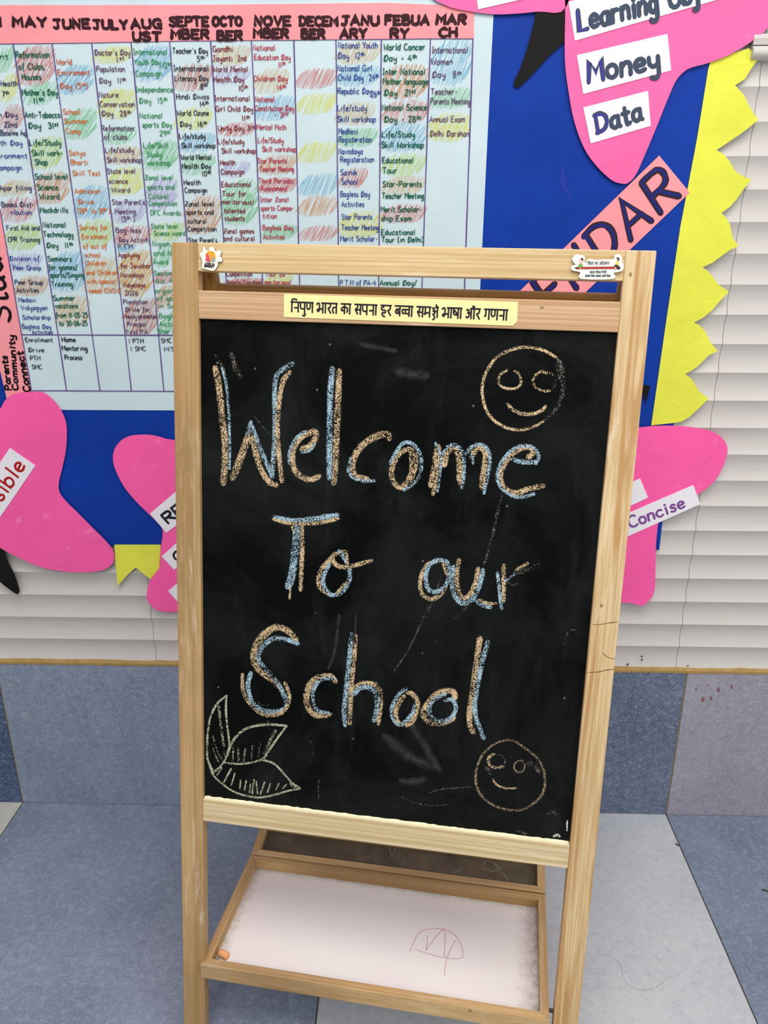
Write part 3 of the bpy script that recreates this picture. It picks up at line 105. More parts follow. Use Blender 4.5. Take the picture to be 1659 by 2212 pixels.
# ---------------------------------------------------------------- materials
def lin(c):
    if isinstance(c, str): c = tuple(int(c[i:i+2], 16)/255 for i in (0, 2, 4))
    return tuple((x/12.92 if x <= .04045 else ((x+.055)/1.055)**2.4) for x in c) + (1,)
class NT:
    def __init__(s, name):
        s.m = bpy.data.materials.new(name); s.m.use_nodes = True; s.t = s.m.node_tree
        s.b = s.t.nodes['Principled BSDF']; s.out = s.t.nodes['Material Output']
    def n(s, typ, **k):
        x = s.t.nodes.new(typ)
        for a, v in k.items():
            if a.startswith('i_'):
                x.inputs[a[2:].replace('_', ' ')].default_value = v
            else: setattr(x, a, v)
        return x
    def l(s, a, b): s.t.links.new(a, b)
    def coord(s, attr=None):
        if attr: return s.n('ShaderNodeAttribute', attribute_name=attr).outputs['Vector']
        return s.n('ShaderNodeTexCoord').outputs['Object']
    def scale(s, v, sc):
        m = s.n('ShaderNodeMapping'); m.inputs['Scale'].default_value = sc; s.l(v, m.inputs['Vector']); return m.outputs[0]
    def noise(s, v, sc, det=4, rough=.55, dist=0):
        x = s.n('ShaderNodeTexNoise'); x.inputs['Scale'].default_value = sc; x.inputs['Detail'].default_value = det
        x.inputs['Roughness'].default_value = rough; x.inputs['Distortion'].default_value = dist; s.l(v, x.inputs['Vector']); return x.outputs[0]
    def ramp(s, f, stops):
        x = s.n('ShaderNodeValToRGB'); e = x.color_ramp.elements
        while len(e) < len(stops): e.new(.5)
        for i, (p, c) in enumerate(stops):
            e[i].position = p; e[i].color = c if not isinstance(c, (int, float)) else (c, c, c, 1)
        s.l(f, x.inputs[0]); return x.outputs[0]
    def mix(s, f, a, b, blend='MIX'):
        x = s.n('ShaderNodeMix', data_type='RGBA', blend_type=blend)
        for i, v in ((0, f), (6, a), (7, b)):
            if isinstance(v, (int, float)): x.inputs[i].default_value = v
            elif isinstance(v, tuple): x.inputs[i].default_value = v
            else: s.l(v, x.inputs[i])
        return x.outputs[2]
    def bump(s, h, strength=.3, dist=.002):
        x = s.n('ShaderNodeBump'); x.inputs['Strength'].default_value = strength; x.inputs['Distance'].default_value = dist
        s.l(h, x.inputs['Height']); s.l(x.outputs[0], s.b.inputs['Normal'])
    def fin(s, col=None, rough=.6, spec=.3):
        if col is not None:
            if isinstance(col, tuple): s.b.inputs['Base Color'].default_value = col
            else: s.l(col, s.b.inputs['Base Color'])
        if isinstance(rough, (int, float)): s.b.inputs['Roughness'].default_value = rough
        else: s.l(rough, s.b.inputs['Roughness'])
        s.b.inputs['Specular IOR Level'].default_value = spec
        return s.m

def paper(name, hexc, var=.08, rough=.65, spec=.25, crinkle=.25, blotch=None, blot_amt=.5):
    t = NT(name); v = t.coord(); c = lin(hexc)
    f = t.noise(v, 9, 3)
    col = t.mix(t.ramp(f, [(.35, 0.0), (.68, 1.0)]), tuple(x*(1-var) for x in c[:3])+(1,), tuple(min(1, x*(1+var)) for x in c[:3])+(1,))
    if blotch:
        g = t.ramp(t.noise(v, 26, 5, .7), [(.60, 0.0), (.72, blot_amt)])
        col = t.mix(g, col, lin(blotch))
    t.bump(t.noise(v, 14, 4, .6, .5), crinkle, .006)
    return t.fin(col, rough, spec)

def wood(name, light, mid, dark, scuff=.5, ringscale=55, wav=.6, rough=.5, dirt=.35):
    t = NT(name); v = t.coord('grain')
    lv = t.scale(v, (.5+1.6*wav, ringscale*2.0, 26))
    ring = t.noise(lv, 1.0, 2.5, .5, .25+wav*.9)
    fine = t.noise(t.scale(v, (9, 420, 160)), 1.0, 3, .6)
    c = t.mix(t.ramp(ring, [(.38, 0.0), (.47, .75), (.62, 1.0)]), lin(mid), lin(light))
    c = t.mix(t.ramp(fine, [(.42, .55), (.6, 0.0)]), c, lin(mid))
    big = t.noise(t.scale(v, (3.2, 10, 4)), 1.0, 3, .55)
    c = t.mix(t.ramp(big, [(.36, dirt), (.58, 0.0)]), c, lin(dark))
    sc = t.noise(t.scale(v, (11, 95, 30)), 1.0, 5, .72, .3)
    sm = t.noise(t.scale(v, (4.2, 18, 6)), 1.0, 2)
    msk = t.n('ShaderNodeMath', operation='MULTIPLY'); t.l(t.ramp(sc, [(.5, 0.0), (.66, 1.0)]), msk.inputs[0]); t.l(t.ramp(sm, [(.5, 0.0), (.68, scuff)]), msk.inputs[1])
    c = t.mix(msk.outputs[0], c, lin('f3e6cd'))
    dots = t.n('ShaderNodeTexVoronoi'); dots.inputs['Scale'].default_value = 1.0; t.l(t.scale(v, (11, 17, 11)), dots.inputs['Vector'])
    c = t.mix(t.ramp(dots.outputs['Distance'], [(.018, .75), (.045, 0.0)]), c, lin('5d3f1c'))
    t.bump(fine, .12, .001)
    return t.fin(c, rough, .3)

def tile(name, a, b, c2, rough=.42, sc=1.0, bump=.12):
    t = NT(name); v = t.coord()
    n1 = t.noise(v, 5*sc, 5, .6); n2 = t.noise(v, 60*sc, 6, .75); n3 = t.noise(v, 260*sc, 3, .7)
    col = t.mix(t.ramp(n1, [(.32, 0.0), (.68, 1.0)]), lin(a), lin(b))
    col = t.mix(t.ramp(n2, [(.5, 0.0), (.72, .75)]), col, lin(c2))
    col = t.mix(t.ramp(n2, [(.3, .45), (.45, 0.0)]), col, tuple(x*.55 for x in lin(a)[:3])+(1,))
    col = t.mix(t.ramp(n3, [(.55, 0.0), (.7, .5)]), col, lin('c3ccda'))
    col = t.mix(t.ramp(n3, [(.30, .4), (.43, 0.0)]), col, tuple(x*.4 for x in lin(a)[:3])+(1,))
    t.bump(n2, bump, .0028)
    return t.fin(col, rough, .45)

def plain(name, hexc, rough=.6, spec=.25, var=.12, sc=180):
    t = NT(name); c = lin(hexc); f = t.noise(t.coord(), sc, 2)
    return t.fin(t.mix(f, tuple(x*(1-var) for x in c[:3])+(1,), tuple(min(1, x*(1+var)) for x in c[:3])+(1,)), rough, spec)

def chalk(name, hexc, lo, hi, sc=520, k_soft=0):
    t = NT(name); v = t.coord()
    f = t.noise(v, sc, 2.5, .6); g = t.noise(v, 45, 2)
    add = t.n('ShaderNodeMath', operation='MULTIPLY_ADD'); t.l(g, add.inputs[0]); add.inputs[1].default_value = .35; t.l(f, add.inputs[2])
    a = t.ramp(add.outputs[0], [(lo, 0.0), (hi, 1.0)])
    e = t.n('ShaderNodeAttribute', attribute_name='edge').outputs['Fac']
    mu = t.n('ShaderNodeMath', operation='MULTIPLY'); t.l(a, mu.inputs[0]); t.l(t.ramp(e, [(.0, .25), (.45, 1.0)] if k_soft == 0 else [(.05, 0.0), (1.0, .8)]), mu.inputs[1])
    c = lin(hexc); t.b.inputs['Base Color'].default_value = c; t.b.inputs['Roughness'].default_value = .95; t.b.inputs['Specular IOR Level'].default_value = .05
    tr = t.n('ShaderNodeBsdfTransparent'); mx = t.n('ShaderNodeMixShader')
    t.l(mu.outputs[0], mx.inputs[0]); t.l(tr.outputs[0], mx.inputs[1]); t.l(t.b.outputs[0], mx.inputs[2]); t.l(mx.outputs[0], t.out.inputs['Surface'])
    return t.m

M = {}
M['blue'] = paper('blue_glazed_paper', '03369a', .10, .5, .18, .22)
M['chart'] = paper('pale_blue_chart_paper', 'c8dbe1', .035, .7, .2, .16)
M['pinkstrip'] = paper('salmon_pink_paper', 'f5999f', .06, .7, .2, .2)
M['hotpink'] = paper('hot_pink_paper', 'fb5ca6', .05, .55, .3, .3, 'ff9cc6', .55)
M['hotpink2'] = paper('hot_pink_paper_light', 'f767a6', .06, .5, .3, .3, 'ff9cc6', .3)
M['yellow'] = paper('yellow_crepe_paper', 'e2e350', .06, .75, .15, .5, 'd2d244', .35)
M['white'] = paper('white_paper', 'ebe8ee', .03, .7, .2, .15)
M['black_paper'] = plain('black_paper', '0b0908', .6, .2)
M['slogan'] = paper('yellowed_sticker', 'f3e3a0', .1, .4, .4, .08, 'e8c878', .5)
M['sticker'] = plain('glossy_white_sticker', 'f2f0e4', .3, .5, .03)
M['sticker_edge'] = plain('sticker_edge', '8a8468', .5)
INK = dict(navy='232a55', blue='24408f', green='0f5b45', red2='c2552f', orange='cf6a25', plum='5b3a60', leaf='2f8a52', black='1c1d26', maroon='7a2230', crimson='b03048', redink='b0141c', violet='7d4a93', grey='3f4a5e', purple='403a9c', marker='35151c', markerb='14090f', rule='5f4a86', navyfill='1c2372', brownline='33201f')
for k, h in INK.items(): M['ink_'+k] = plain('ink_'+k, h, .6, .2, .2, 300)
CR = dict(green='86d096', yellow='e8e45a', red='dc7f78', rust='cf7d68', blue='86c2e2', tan='dfc08c', orange='dc9a62', mauve='bdb2de', lime='c6de74', gold='e4a820')
for k, h in CR.items(): M['cr_'+k] = chalk('crayon_'+k, h, .36, 1.18, 700)
M['wood_stile_l'] = wood('pine_dirty', 'c4a374', 'ae895a', '866a42', .55, 40, .3, .5, .5)
M['wood_stile_r'] = wood('pine_cathedral', 'e4cda2', 'bd9460', 'a87c48', .8, 24, 1.1, .42, .3)
M['wood_rail'] = wood('pine_straight', 'dfc598', 'c9a872', 'a98a58', .6, 105, .15, .48, .2)
M['wood_header'] = wood('pine_straight_pinkish', 'd8b790', 'bd9670', 'a67d54', .75, 120, .12, .48, .15)
M['wood_bottom'] = wood('pine_pale', 'e2d0ac', 'c9b084', 'b39c74', .7, 95, .12, .45, .1)
M['wood_tray'] = wood('pine_worn', 'cfb080', 'b38d5c', '86694a', .3, 60, .5, .55, .45)
M['wood_rear'] = wood('pine_rear', 'b98a50', '99703a', '6d4c25', .1, 60, .4, .6, .3)
# blackboard
t = NT('blackboard_paint'); v = t.coord()
s1 = t.noise(v, 4.5, 6, .68, .8); s2 = t.noise(t.scale(v, (30, 30, 5)), 1, 4, .65)
c = t.mix(t.ramp(s1, [(.42, 0.0), (.8, .55)]), lin('050606'), lin('303232'))
c = t.mix(t.ramp(s2, [(.55, 0.0), (.9, .25)]), c, lin('3c3e40'))
d1 = t.n('ShaderNodeTexVoronoi'); d1.inputs['Scale'].default_value = 24; t.l(v, d1.inputs['Vector'])
c = t.mix(t.ramp(d1.outputs['Distance'], [(.018, .5), (.05, 0.0)]), c, lin('9a9a94'))
M['board'] = t.fin(c, .5, .07)
CH = dict(T=('dbbf96', .60, .755), S=('aac8d8', .60, .755), G=('c4c9aa', .55, .78), H=('bfc4a6', .68, .86), D=('9a958a', .68, .95), E=('4c4d4d', .30, 2.2), O=('a89478', .60, .82), W=('f4f4ec', .5, .75))  # W paints the board's glossy white glints at lower right
for k, (h, lo, hi) in CH.items(): M['ch_'+k] = chalk('chalk_'+k, h, lo, hi, 90 if k == 'E' else 520, k == 'E')
# white enamel tray panel with grime near its edges
t = NT('white_tray_panel'); v = t.coord()
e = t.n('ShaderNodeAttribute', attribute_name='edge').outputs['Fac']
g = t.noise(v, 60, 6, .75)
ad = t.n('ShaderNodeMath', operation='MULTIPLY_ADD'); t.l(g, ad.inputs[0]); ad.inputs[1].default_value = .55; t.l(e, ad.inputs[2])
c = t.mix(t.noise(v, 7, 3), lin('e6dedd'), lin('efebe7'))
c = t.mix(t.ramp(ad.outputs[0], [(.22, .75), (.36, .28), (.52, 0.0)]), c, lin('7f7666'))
d1 = t.n('ShaderNodeTexVoronoi'); d1.inputs['Scale'].default_value = 22; t.l(v, d1.inputs['Vector'])
c = t.mix(t.ramp(d1.outputs['Distance'], [(.03, .8), (.05, 0.0)]), c, lin('5a3a34'))
M['tray_panel'] = t.fin(c, .35, .45)
t = NT('brown_board_back'); v = t.coord()
M['brown_panel'] = t.fin(t.mix(t.ramp(t.noise(v, 16, 5, .65), [(.3, 0.0), (.75, 1.0)]), lin('4a3f33'), lin('6e6253')), .6, .25)
# tiles
t = NT('ribbed_wall_tile'); v = t.coord()
c = t.mix(t.noise(v, 2.5, 3), lin('c2bebb'), lin('d0cbc5'))
st = t.noise(t.scale(v, (3, 1, 420)), 1, 2, .5)
c = t.mix(t.ramp(st, [(.55, 0.0), (.68, .22)]), c, lin('b3ada6'))
M['rib'] = t.fin(c, .38, .4)
t = NT('tan_cement'); v = t.coord()
M['cement'] = t.fin(t.mix(t.noise(v, 60, 5, .7), lin('8f7144'), lin('c8a66c')), .85, .1); 
M['grout'] = plain('grout', '8a7d60', .9, .1)
M['grout_dark'] = plain('grout_dark', '55503f', .9, .1)
M['grout_wall'] = plain('grout_wall', 'aaa39b', .9, .1)
M['tA'] = tile('slate_blue_wall_tile', '75839a', '8a94aa', '9aa3a8', .45)
M['tB'] = tile('dark_blue_wall_tile', '535f78', '646f87', '8590a3', .45)
M['tC'] = tile('lavender_wall_tile', '8d8b99', '9d9aa6', 'aaa6ac', .45)
M['tN'] = tile('navy_wall_tile', '2f4468', '43587c', '5f7392', .45)
M['fA'] = tile('blue_grey_floor_tile', '717b8f', '858fa3', '9fa9b9', .36, 1.1, .35)
M['fB'] = tile('light_grey_floor_tile', 'b3b7be', 'c2c5c9', 'cdcfd1', .36, 1.0, .15)
M['fC'] = tile('steel_blue_floor_tile', '68758a', '7b889e', '98a4b6', .36, 1.2, .3)
M['fD'] = tile('pale_floor_tile', 'bdbcb6', 'ccc9c2', 'd6d2c8', .36)
M['stain'] = plain('reddish_stain', '8a5f66', .6, .2)
M['drop'] = plain('dark_red_drop', '4f1410', .5, .3)
M['red_pencil'] = plain('red_pencil', 'c8909a', .8, .1)
M['faint'] = plain('faint_chalk', '8d8478', .9, .1)
M['metal'] = plain('dark_steel', '2e2a24', .45, .5)
M['stub'] = plain('orange_chalk', 'e9a878', .95, .05)
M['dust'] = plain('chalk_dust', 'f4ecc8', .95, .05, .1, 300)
M['scuff'] = plain('blue_scuff', '1a2f9a', .5, .3)
M['crack'] = plain('wood_crack', '6e4f2c', .8, .1)
M['hair'] = plain('grey_hair', '77767a', .6, .2)
M['twig'] = plain('brown_bit', '4a3c28', .9, .05)
M['crumb'] = plain('grey_crumb', '8a8578', .95, .05, .3)
for k, h in dict(sun='f0a030', pinkfig='d2506a', greyfig='9aa49c', pencilred='a83428', tip='2a2420', kid_green='6f9a3c', kid_yellow='e2d23c', ink='1d1a22', skin='e6b9a6').items(): M['st_'+k] = plain('print_'+k, h, .35, .4, .05)

# ---------------------------------------------------------------- helpers
def link(name, bm, mats, parent=None, smooth=False):
    me = bpy.data.meshes.new(name); 
    if parent is not None:
        bmesh.ops.translate(bm, verts=bm.verts, vec=-Vector(parent_world(parent)))
    bm.to_mesh(me); bm.free()
    for m in (mats if isinstance(mats, (list, tuple)) else [mats]): me.materials.append(m)
    if smooth:
        for p in me.polygons: p.use_smooth = True
    o = bpy.data.objects.new(name, me); COL.objects.link(o)
    if parent is not None: o.parent = parent
    return o
def parent_world(p):
    v = Vector((0, 0, 0))
    while p is not None: v += p.location; p = p.parent
    return v
def tag(o, label=None, cat=None, group=None, kind=None):
    for k, v in (('label', label), ('category', cat), ('group', group), ('kind', kind)):
        if v: o[k] = v
    return o
def root(name, loc, label, cat, group=None):
    o = bpy.data.objects.new(name, None); COL.objects.link(o); o.location = loc; o.empty_display_size = .05
    return tag(o, label, cat, group)
def grain_layers(bm):
    return bm.verts.layers.float_vector.get('grain') or bm.verts.layers.float_vector.new('grain')
def quadbox(bm, c8, mi=0):
    vs = [bm.verts.new(p) for p in c8]
    fs = [(0, 3, 2, 1), (4, 5, 6, 7), (0, 1, 5, 4), (1, 2, 6, 5), (2, 3, 7, 6), (3, 0, 4, 7)]
    out = []
    for f in fs:
        x = bm.faces.new([vs[i] for i in f]); x.material_index = mi; out.append(x)
    return vs, out
def bevel(bm, w=.0012):
    bmesh.ops.recalc_face_normals(bm, faces=bm.faces)
    bmesh.ops.bevel(bm, geom=list(bm.edges), offset=w, segments=2, profile=.5, affect='EDGES')
def set_grain(bm, ax, origin):
    lay = grain_layers(bm); off = Vector((random.random()*9, random.random()*9, random.random()*9))
    for v in bm.verts:
        d = v.co - origin; v[lay] = Vector((d.dot(ax[0]), d.dot(ax[1]), d.dot(ax[2]))) + off
def EP(u, v, o=0): return E_P0 + E_R*u - E_U*v + E_N*o
def eplank(name, u0, u1, v0, v1, o0, o1, mat, parent, along='v', bev=.0012):
    """a planed wooden bar in the easel's own frame"""
    bm = bmesh.new()
    quadbox(bm, [EP(*p) for p in ((u0, v0, o0), (u1, v0, o0), (u1, v1, o0), (u0, v1, o0), (u0, v0, o1), (u1, v0, o1), (u1, v1, o1), (u0, v1, o1))])
    bevel(bm, bev)
    set_grain(bm, (E_U, E_R, E_N) if along == 'v' else (E_R, E_U, E_N), EP(u0, v0, o0))
    return link(name, bm, mat, parent)
def cr(pts, seg=5, closed=False):
    """Catmull-Rom through points (tuples of any length)"""
    n = len(pts); out = []
    if n < 3: return list(pts)
    for i in range(n if closed else n-1):
        p = [pts[(i+k) % n] if closed else pts[min(max(i+k, 0), n-1)] for k in (-1, 0, 1, 2)]
        for s in range(seg):
            u = s/seg
            out.append(tuple(.5*(2*b+(c-a)*u+(2*a-5*b+4*c-d)*u*u+(3*b-a-3*c+d)*u**3) for a, b, c, d in zip(*p)))
    if not closed: out.append(tuple(pts[-1]))
    return out
STROKE = [0]
def ribbon(bm, pts, w, fmap0, mi=0, caps=True, taper=0.0, edge=None, jit=0):
    """a pen or chalk stroke: a flat strip with round ends lying on a surface"""
    q = [pts[0]]
    for p in pts[1:]:
        if math.hypot(p[0]-q[-1][0], p[1]-q[-1][1]) > 1e-6: q.append(p)
    if len(q) < 2: return
    STROKE[0] += 1; ia = fmap0(0, 0); nrm = (fmap0(0, 1)-ia).cross(fmap0(1, 0)-ia).normalized()
    if nrm.dot(Vector(CAM_LOC)-ia) < 0: nrm = -nrm
    lift = [(STROKE[0] % 61)*2.5e-6]
    def fmap(a, b):
        lift[0] += 1.5e-7; return fmap0(a, b) + nrm*lift[0]
    n = len(q); L = []
    for i in range(n):
        a = q[max(i-1, 0)]; b = q[min(i+1, n-1)]
        dx, dy = b[0]-a[0], b[1]-a[1]; l = math.hypot(dx, dy) or 1
        h = w*.5
        if jit: h *= 1+random.uniform(-jit, jit)
        if taper: h *= 1-taper*(abs(2*i/(n-1)-1)**3)
        if 0 < i < n-1:
            ax, ay = q[i][0]-a[0], q[i][1]-a[1]; bx, by = b[0]-q[i][0], b[1]-q[i][1]
            la, lb = math.hypot(ax, ay), math.hypot(bx, by)
            cs = max(.25, math.sqrt(max(0, (1+(ax*bx+ay*by)/(la*lb))/2))); h /= max(cs, .6)
        nx, ny = -dy/l*h, dx/l*h
        L.append(((q[i][0]+nx, q[i][1]+ny), q[i], (q[i][0]-nx, q[i][1]-ny)))
    rows = [[bm.verts.new(fmap(*p)) for p in r] for r in L]
    if edge is not None:
        for r in rows: r[0][edge] = 0; r[1][edge] = 1; r[2][edge] = 0
    for a, b in zip(rows, rows[1:]):
        for k in (0, 1):
            f = bm.faces.new((a[k], a[k+1], b[k+1], b[k])); f.material_index = mi
    if caps:
        for row, p, o in ((rows[0], q[0], q[1]), (rows[-1], q[-1], q[-2])):
            an = math.atan2(p[1]-o[1], p[0]-o[0]); h = w*.5*(1-taper); arc = []
            for k in range(-2, 3):
                a = an+k*math.pi/4; arc.append(bm.verts.new(fmap(p[0]+math.cos(a)*h*.9, p[1]+math.sin(a)*h*.9)))
                if edge is not None: arc[-1][edge] = 0
            for k in range(4):
                f = bm.faces.new((row[1], arc[k], arc[k+1])); f.material_index = mi
def wallmap(Y): return lambda a, b: Vector((a, Y, b))
def sheet(name, pts, yb, yf, mat, parent=None, smooth=0, edge_mat=None):
    """a cut-out sheet of paper or card glued to the wall: front at yf, back at yb"""
    if smooth: pts = cr([tuple(p) for p in pts], smooth, True)
    bm = bmesh.new(); n = len(pts)
    F = [bm.verts.new((p[0], yf, p[1])) for p in pts]; B = [bm.verts.new((p[0], yb, p[1])) for p in pts]
    f = bm.faces.new(F); bm.faces.new(list(reversed(B)))
    for i in range(n): bm.faces.new((F[i], B[i], B[(i+1) % n], F[(i+1) % n]))
    bmesh.ops.recalc_face_normals(bm, faces=bm.faces)
    bmesh.ops.triangulate(bm, faces=[x for x in bm.faces if len(x.verts) > 4], ngon_method='EAR_CLIP')
    return link(name, bm, mat, parent)
def eplate(name, pts, o0, o1, mats, parent, smooth=0):
    """a sticker or plate on the easel's front plane, from outward distance o0 to o1"""
    if smooth: pts = cr([tuple(p) for p in pts], smooth, True)
    bm = bmesh.new(); n = len(pts)
    F = [bm.verts.new(EP(p[0], p[1], o1)) for p in pts]; B = [bm.verts.new(EP(p[0], p[1], o0)) for p in pts]
    bm.faces.new(F); bm.faces.new(list(reversed(B)))
    for i in range(n):
        f = bm.faces.new((F[i], B[i], B[(i+1) % n], F[(i+1) % n])); f.material_index = 1 if isinstance(mats, list) else 0
    bmesh.ops.recalc_face_normals(bm, faces=bm.faces)
    bmesh.ops.triangulate(bm, faces=[x for x in bm.faces if len(x.verts) > 4], ngon_method='EAR_CLIP')
    return link(name, bm, mats, parent)

# ---------------------------------------------------------------- a single-stroke hand
GL = {
'A': (6, "0 0 3 10 6 0|1 3.5 5 3.5"), 'B': (5.2, "0 0 0 10|~0 10 3.5 10 4.5 8 3.5 5.6 0 5.4|~0 5.4 4 5.2 5.2 2.6 4 0 0 0"),
'C': (5.4, "~5.2 8.6 3.5 10 1 8.6 0 5 1 1.2 3.4 0 5.4 1.2"), 'D': (5.8, "0.6 0 0.6 10|~0 9.8 3 10 5.4 8 5.8 4.5 4 1 0 0"),
'Ð': (5.8, "~0.8 0 1.6 5 2.4 8.4|~0.4 7 2 9.6 4.6 9 5.8 5 4 1 1.6 0 0 1.4 1 2 3 .4|~-.4 5 .8 6 2.2 5"), 'E': (5, "5 10 0 10 0 0 5 0|0 5.2 4 5.2"), 'F': (5, "5 10 0 10|0 10 0 0|0 5.2 4 5.2"),
'G': (5.6, "~5.4 8.6 3.6 10 1 8.8 0 5 1 1.2 3.2 0 5 1.2|3.2 4.6 5.4 4.6 5.4 -1"), 'H': (5, "0 0 0 10|5 0 5 10|0 5.2 5 5.2"),
'I': (3, "1.5 0 1.5 10|0 10 3 10|0 0 3 0"), 'J': (5, "0.5 10 5 10|~3.2 10 3.2 2 2 0 0.2 1"), 'K': (5, "0 0 0 10|4.8 10 0 4.6|1.6 6 5 0"), 'L': (4.6, "0 10 0 0 4.6 0"),
'M': (6.2, "0 0 0.6 10 3.2 4 5.6 10 6.2 0"), 'N': (5, "0 0 0 10 5 0 5 10"), 'O': (6, "~3 10 0.8 8.4 0 5 0.8 1.4 3 0 5.2 1.4 6 5 5.2 8.6 3 10"),
'P': (5, "0 0 0 10|~0 10 4 9.8 5 7.6 4 5.2 0 5"), 'R': (5.2, "0 0 0 10|~0 10 4 9.8 5 7.6 4 5.4 0 5|2 5 5.2 0"), 'S': (5, "~5 8.6 3.4 10 0.8 9 0.6 6.8 2.8 5.2 4.8 3.6 4.6 1 2.4 0 0 1.4"),
'T': (6, "0 10 6 10|3 10 3 0"), 'U': (5.4, "~0 10 0 3 1.2 0.4 3 0 4.6 0.6 5.4 3 5.4 10"), 'V': (5.6, "0 10 2.8 0 5.6 10"), 'W': (6.8, "0 10 1.6 0 3.4 7 5.2 0 6.8 10"),
'Y': (5.4, "0 10 2.7 5 5.4 10|2.7 5 2.7 0"), 'Z': (5, "0 10 5 10 0 0 5 0"),
'a': (4.6, "~4 5.4 2.2 6 0.4 4.4 0.4 1.4 2 0 3.6 1.4 4 5.6|~4 6 4 1 4.8 0"), 'b': (4.2, "0 10 0 0|~0 3.6 1.6 6 3.8 5 4.2 2.6 3 0.2 1.2 0 0 1.4"), 'c': (4.2, "~4 5 2.4 6 0.6 4.8 0 3 0.6 1 2.4 0 4.2 1"),
'd': (4.6, "~4 4.8 2.4 6 0.4 4.6 0.2 2 1.8 0 3.6 1.4 4 3|4 10 4 1 4.6 0"), 'e': (4.2, "~0.4 3 3.8 3.4 3.8 5 2.2 6 0.5 4.8 0.2 2.4 1.6 0.2 4.2 0.8"), 'f': (3.4, "~4 9 2.8 10 1.8 8.6 1.8 2 1.4 -3.5|0.2 5.6 3.6 5.6"),
'g': (4.4, "~4 5.2 2.2 6 0.4 4.6 0.4 1.6 2 0.2 3.6 1.6 4 5|~4 6 4 -2 3 -4.2 1 -4 0.4 -3"), 'h': (4, "0 10 0 0|~0 3.4 1.6 5.8 3.4 5.4 3.8 3.4 3.8 0"), 'i': (1.8, "1 6 1 0|0.9 8.7 1.2 8.1"),
'j': (2.6, "~1.6 6 1.6 -2 0.8 -4 -0.8 -3.4|1.5 8.7 1.8 8.1"), 'k': (4, "0 10 0 0|3.6 6 0 2.6|1.2 3.6 3.8 0"), 'l': (1.8, "1 10 1 0"), 'm': (6, "0 6 0 0|~0 4 1.2 6 2.6 5.4 2.8 0|~2.8 4 4 6 5.4 5.4 5.6 0"),
'n': (4, "0 6 0 0|~0 3.6 1.6 6 3.4 5.4 3.8 3.4 3.8 0"), 'o': (4.2, "~2 6 0.5 5 0 3 0.6 0.8 2.1 0 3.6 0.8 4.2 3 3.6 5.2 2 6"), 'p': (4.2, "0 6 0 -4|~0 4 1.6 6 3.6 5.2 4.2 3 3.2 0.6 1.4 0 0 1.2"),
'q': (4.2, "~4 5.2 2.2 6 0.4 4.6 0.4 1.6 2 0.2 3.6 1.6 4 5|4 6 4 -4"), 'r': (3.4, "0 6 0 0|~0 3.6 1.4 5.8 3.2 5.6"), 's': (3.4, "~3.4 5.2 2 6 0.6 5 1 3.6 2.8 2.8 3.2 1 1.8 0 0 0.8"), 't': (3.2, "~1.6 9 1.6 1.4 2.2 0 3.4 0.5|0 6.2 3.4 6.2"),
'u': (4.4, "~0 6 0 2 1 0.2 2.6 0.4 3.8 2|3.8 6 3.8 0.4 4.4 0"), 'v': (3.8, "0 6 1.8 0 3.8 6"), 'w': (5.4, "0 6 1.2 0 2.6 5 4 0 5.4 6"), 'x': (3.8, "0 6 3.8 0|3.8 6 0 0"), 'y': (4.2, "~0 6 0.2 3 1.4 1.6 3 2 3.8 4|~3.8 6 3.8 -2 2.6 -4.2 0.6 -3.4"), 'z': (3.8, "0 6 3.6 6 0 0 3.8 0"),
'0': (4.2, "~2 10 0.5 8.4 0 5 0.5 1.4 2 0 3.6 1.4 4.2 5 3.6 8.6 2 10"), '1': (2, "1 10 1 0"), '2': (4.2, "~0 8 1.4 10 3.6 9.4 3.8 7 2 3.6 0 0|0 0 4.4 0"), '3': (4, "~0 9 2 10 3.8 8.4 3 6 1.2 5.4|~1.2 5.4 3.6 5 4 2.4 2.4 0 0 .8"),
'4': (4.4, "3 10 0 3.4 4.6 3.4|3.4 6 3.4 0"), '5': (4, "3.8 10 .6 10 .4 6|~.4 6 2.6 6.2 3.8 4 3.2 1 1.4 0 0 1"), '6': (4, "~3.4 9.6 1.4 8.4 .2 4.4 .6 1 2.2 0 3.8 1.4 3.6 4.4 2 5.4 .4 3.6"), '7': (4.2, "0 10 4.2 10 1.4 0"),
'8': (4, "~2 5.4 .4 7.4 1 9.6 2.6 10 3.6 8 2 5.4 .2 3 .8 .4 2.6 0 4 2 3.4 4.4 2 5.4"), '9': (4, "~3.8 8.6 2.2 10 .4 8.6 .6 5.8 2.4 5.2 3.8 7 3.6 9 3.4 0"),
'-': (3.4, ".4 4 3 4"), '.': (1.4, ".5 .6 .8 0"), ',': (1.4, ".8 .8 .2 -1.6"), '/': (3.6, "0 -1.5 3.6 10.5"), '(': (2.2, "~2 11 .4 7.5 .4 2 2 -1.5"), ')': (2.2, "~0 11 1.6 7.5 1.6 2 0 -1.5"), "'": (1.4, ".8 10 .5 8"), ' ': (3, "")}
SMOOTH = {}
def glyph(ch):
    if ch not in SMOOTH:
        w, s = GL[ch]; out = []
        for st in (s.split('|') if s else []):
            sm = st[0] == '~'; q = [float(x) for x in st.lstrip('~').split()]
            p = list(zip(q[::2], q[1::2])); out.append(cr(p, 3) if sm else p)
        SMOOTH[ch] = (w, out)
    return SMOOTH[ch]
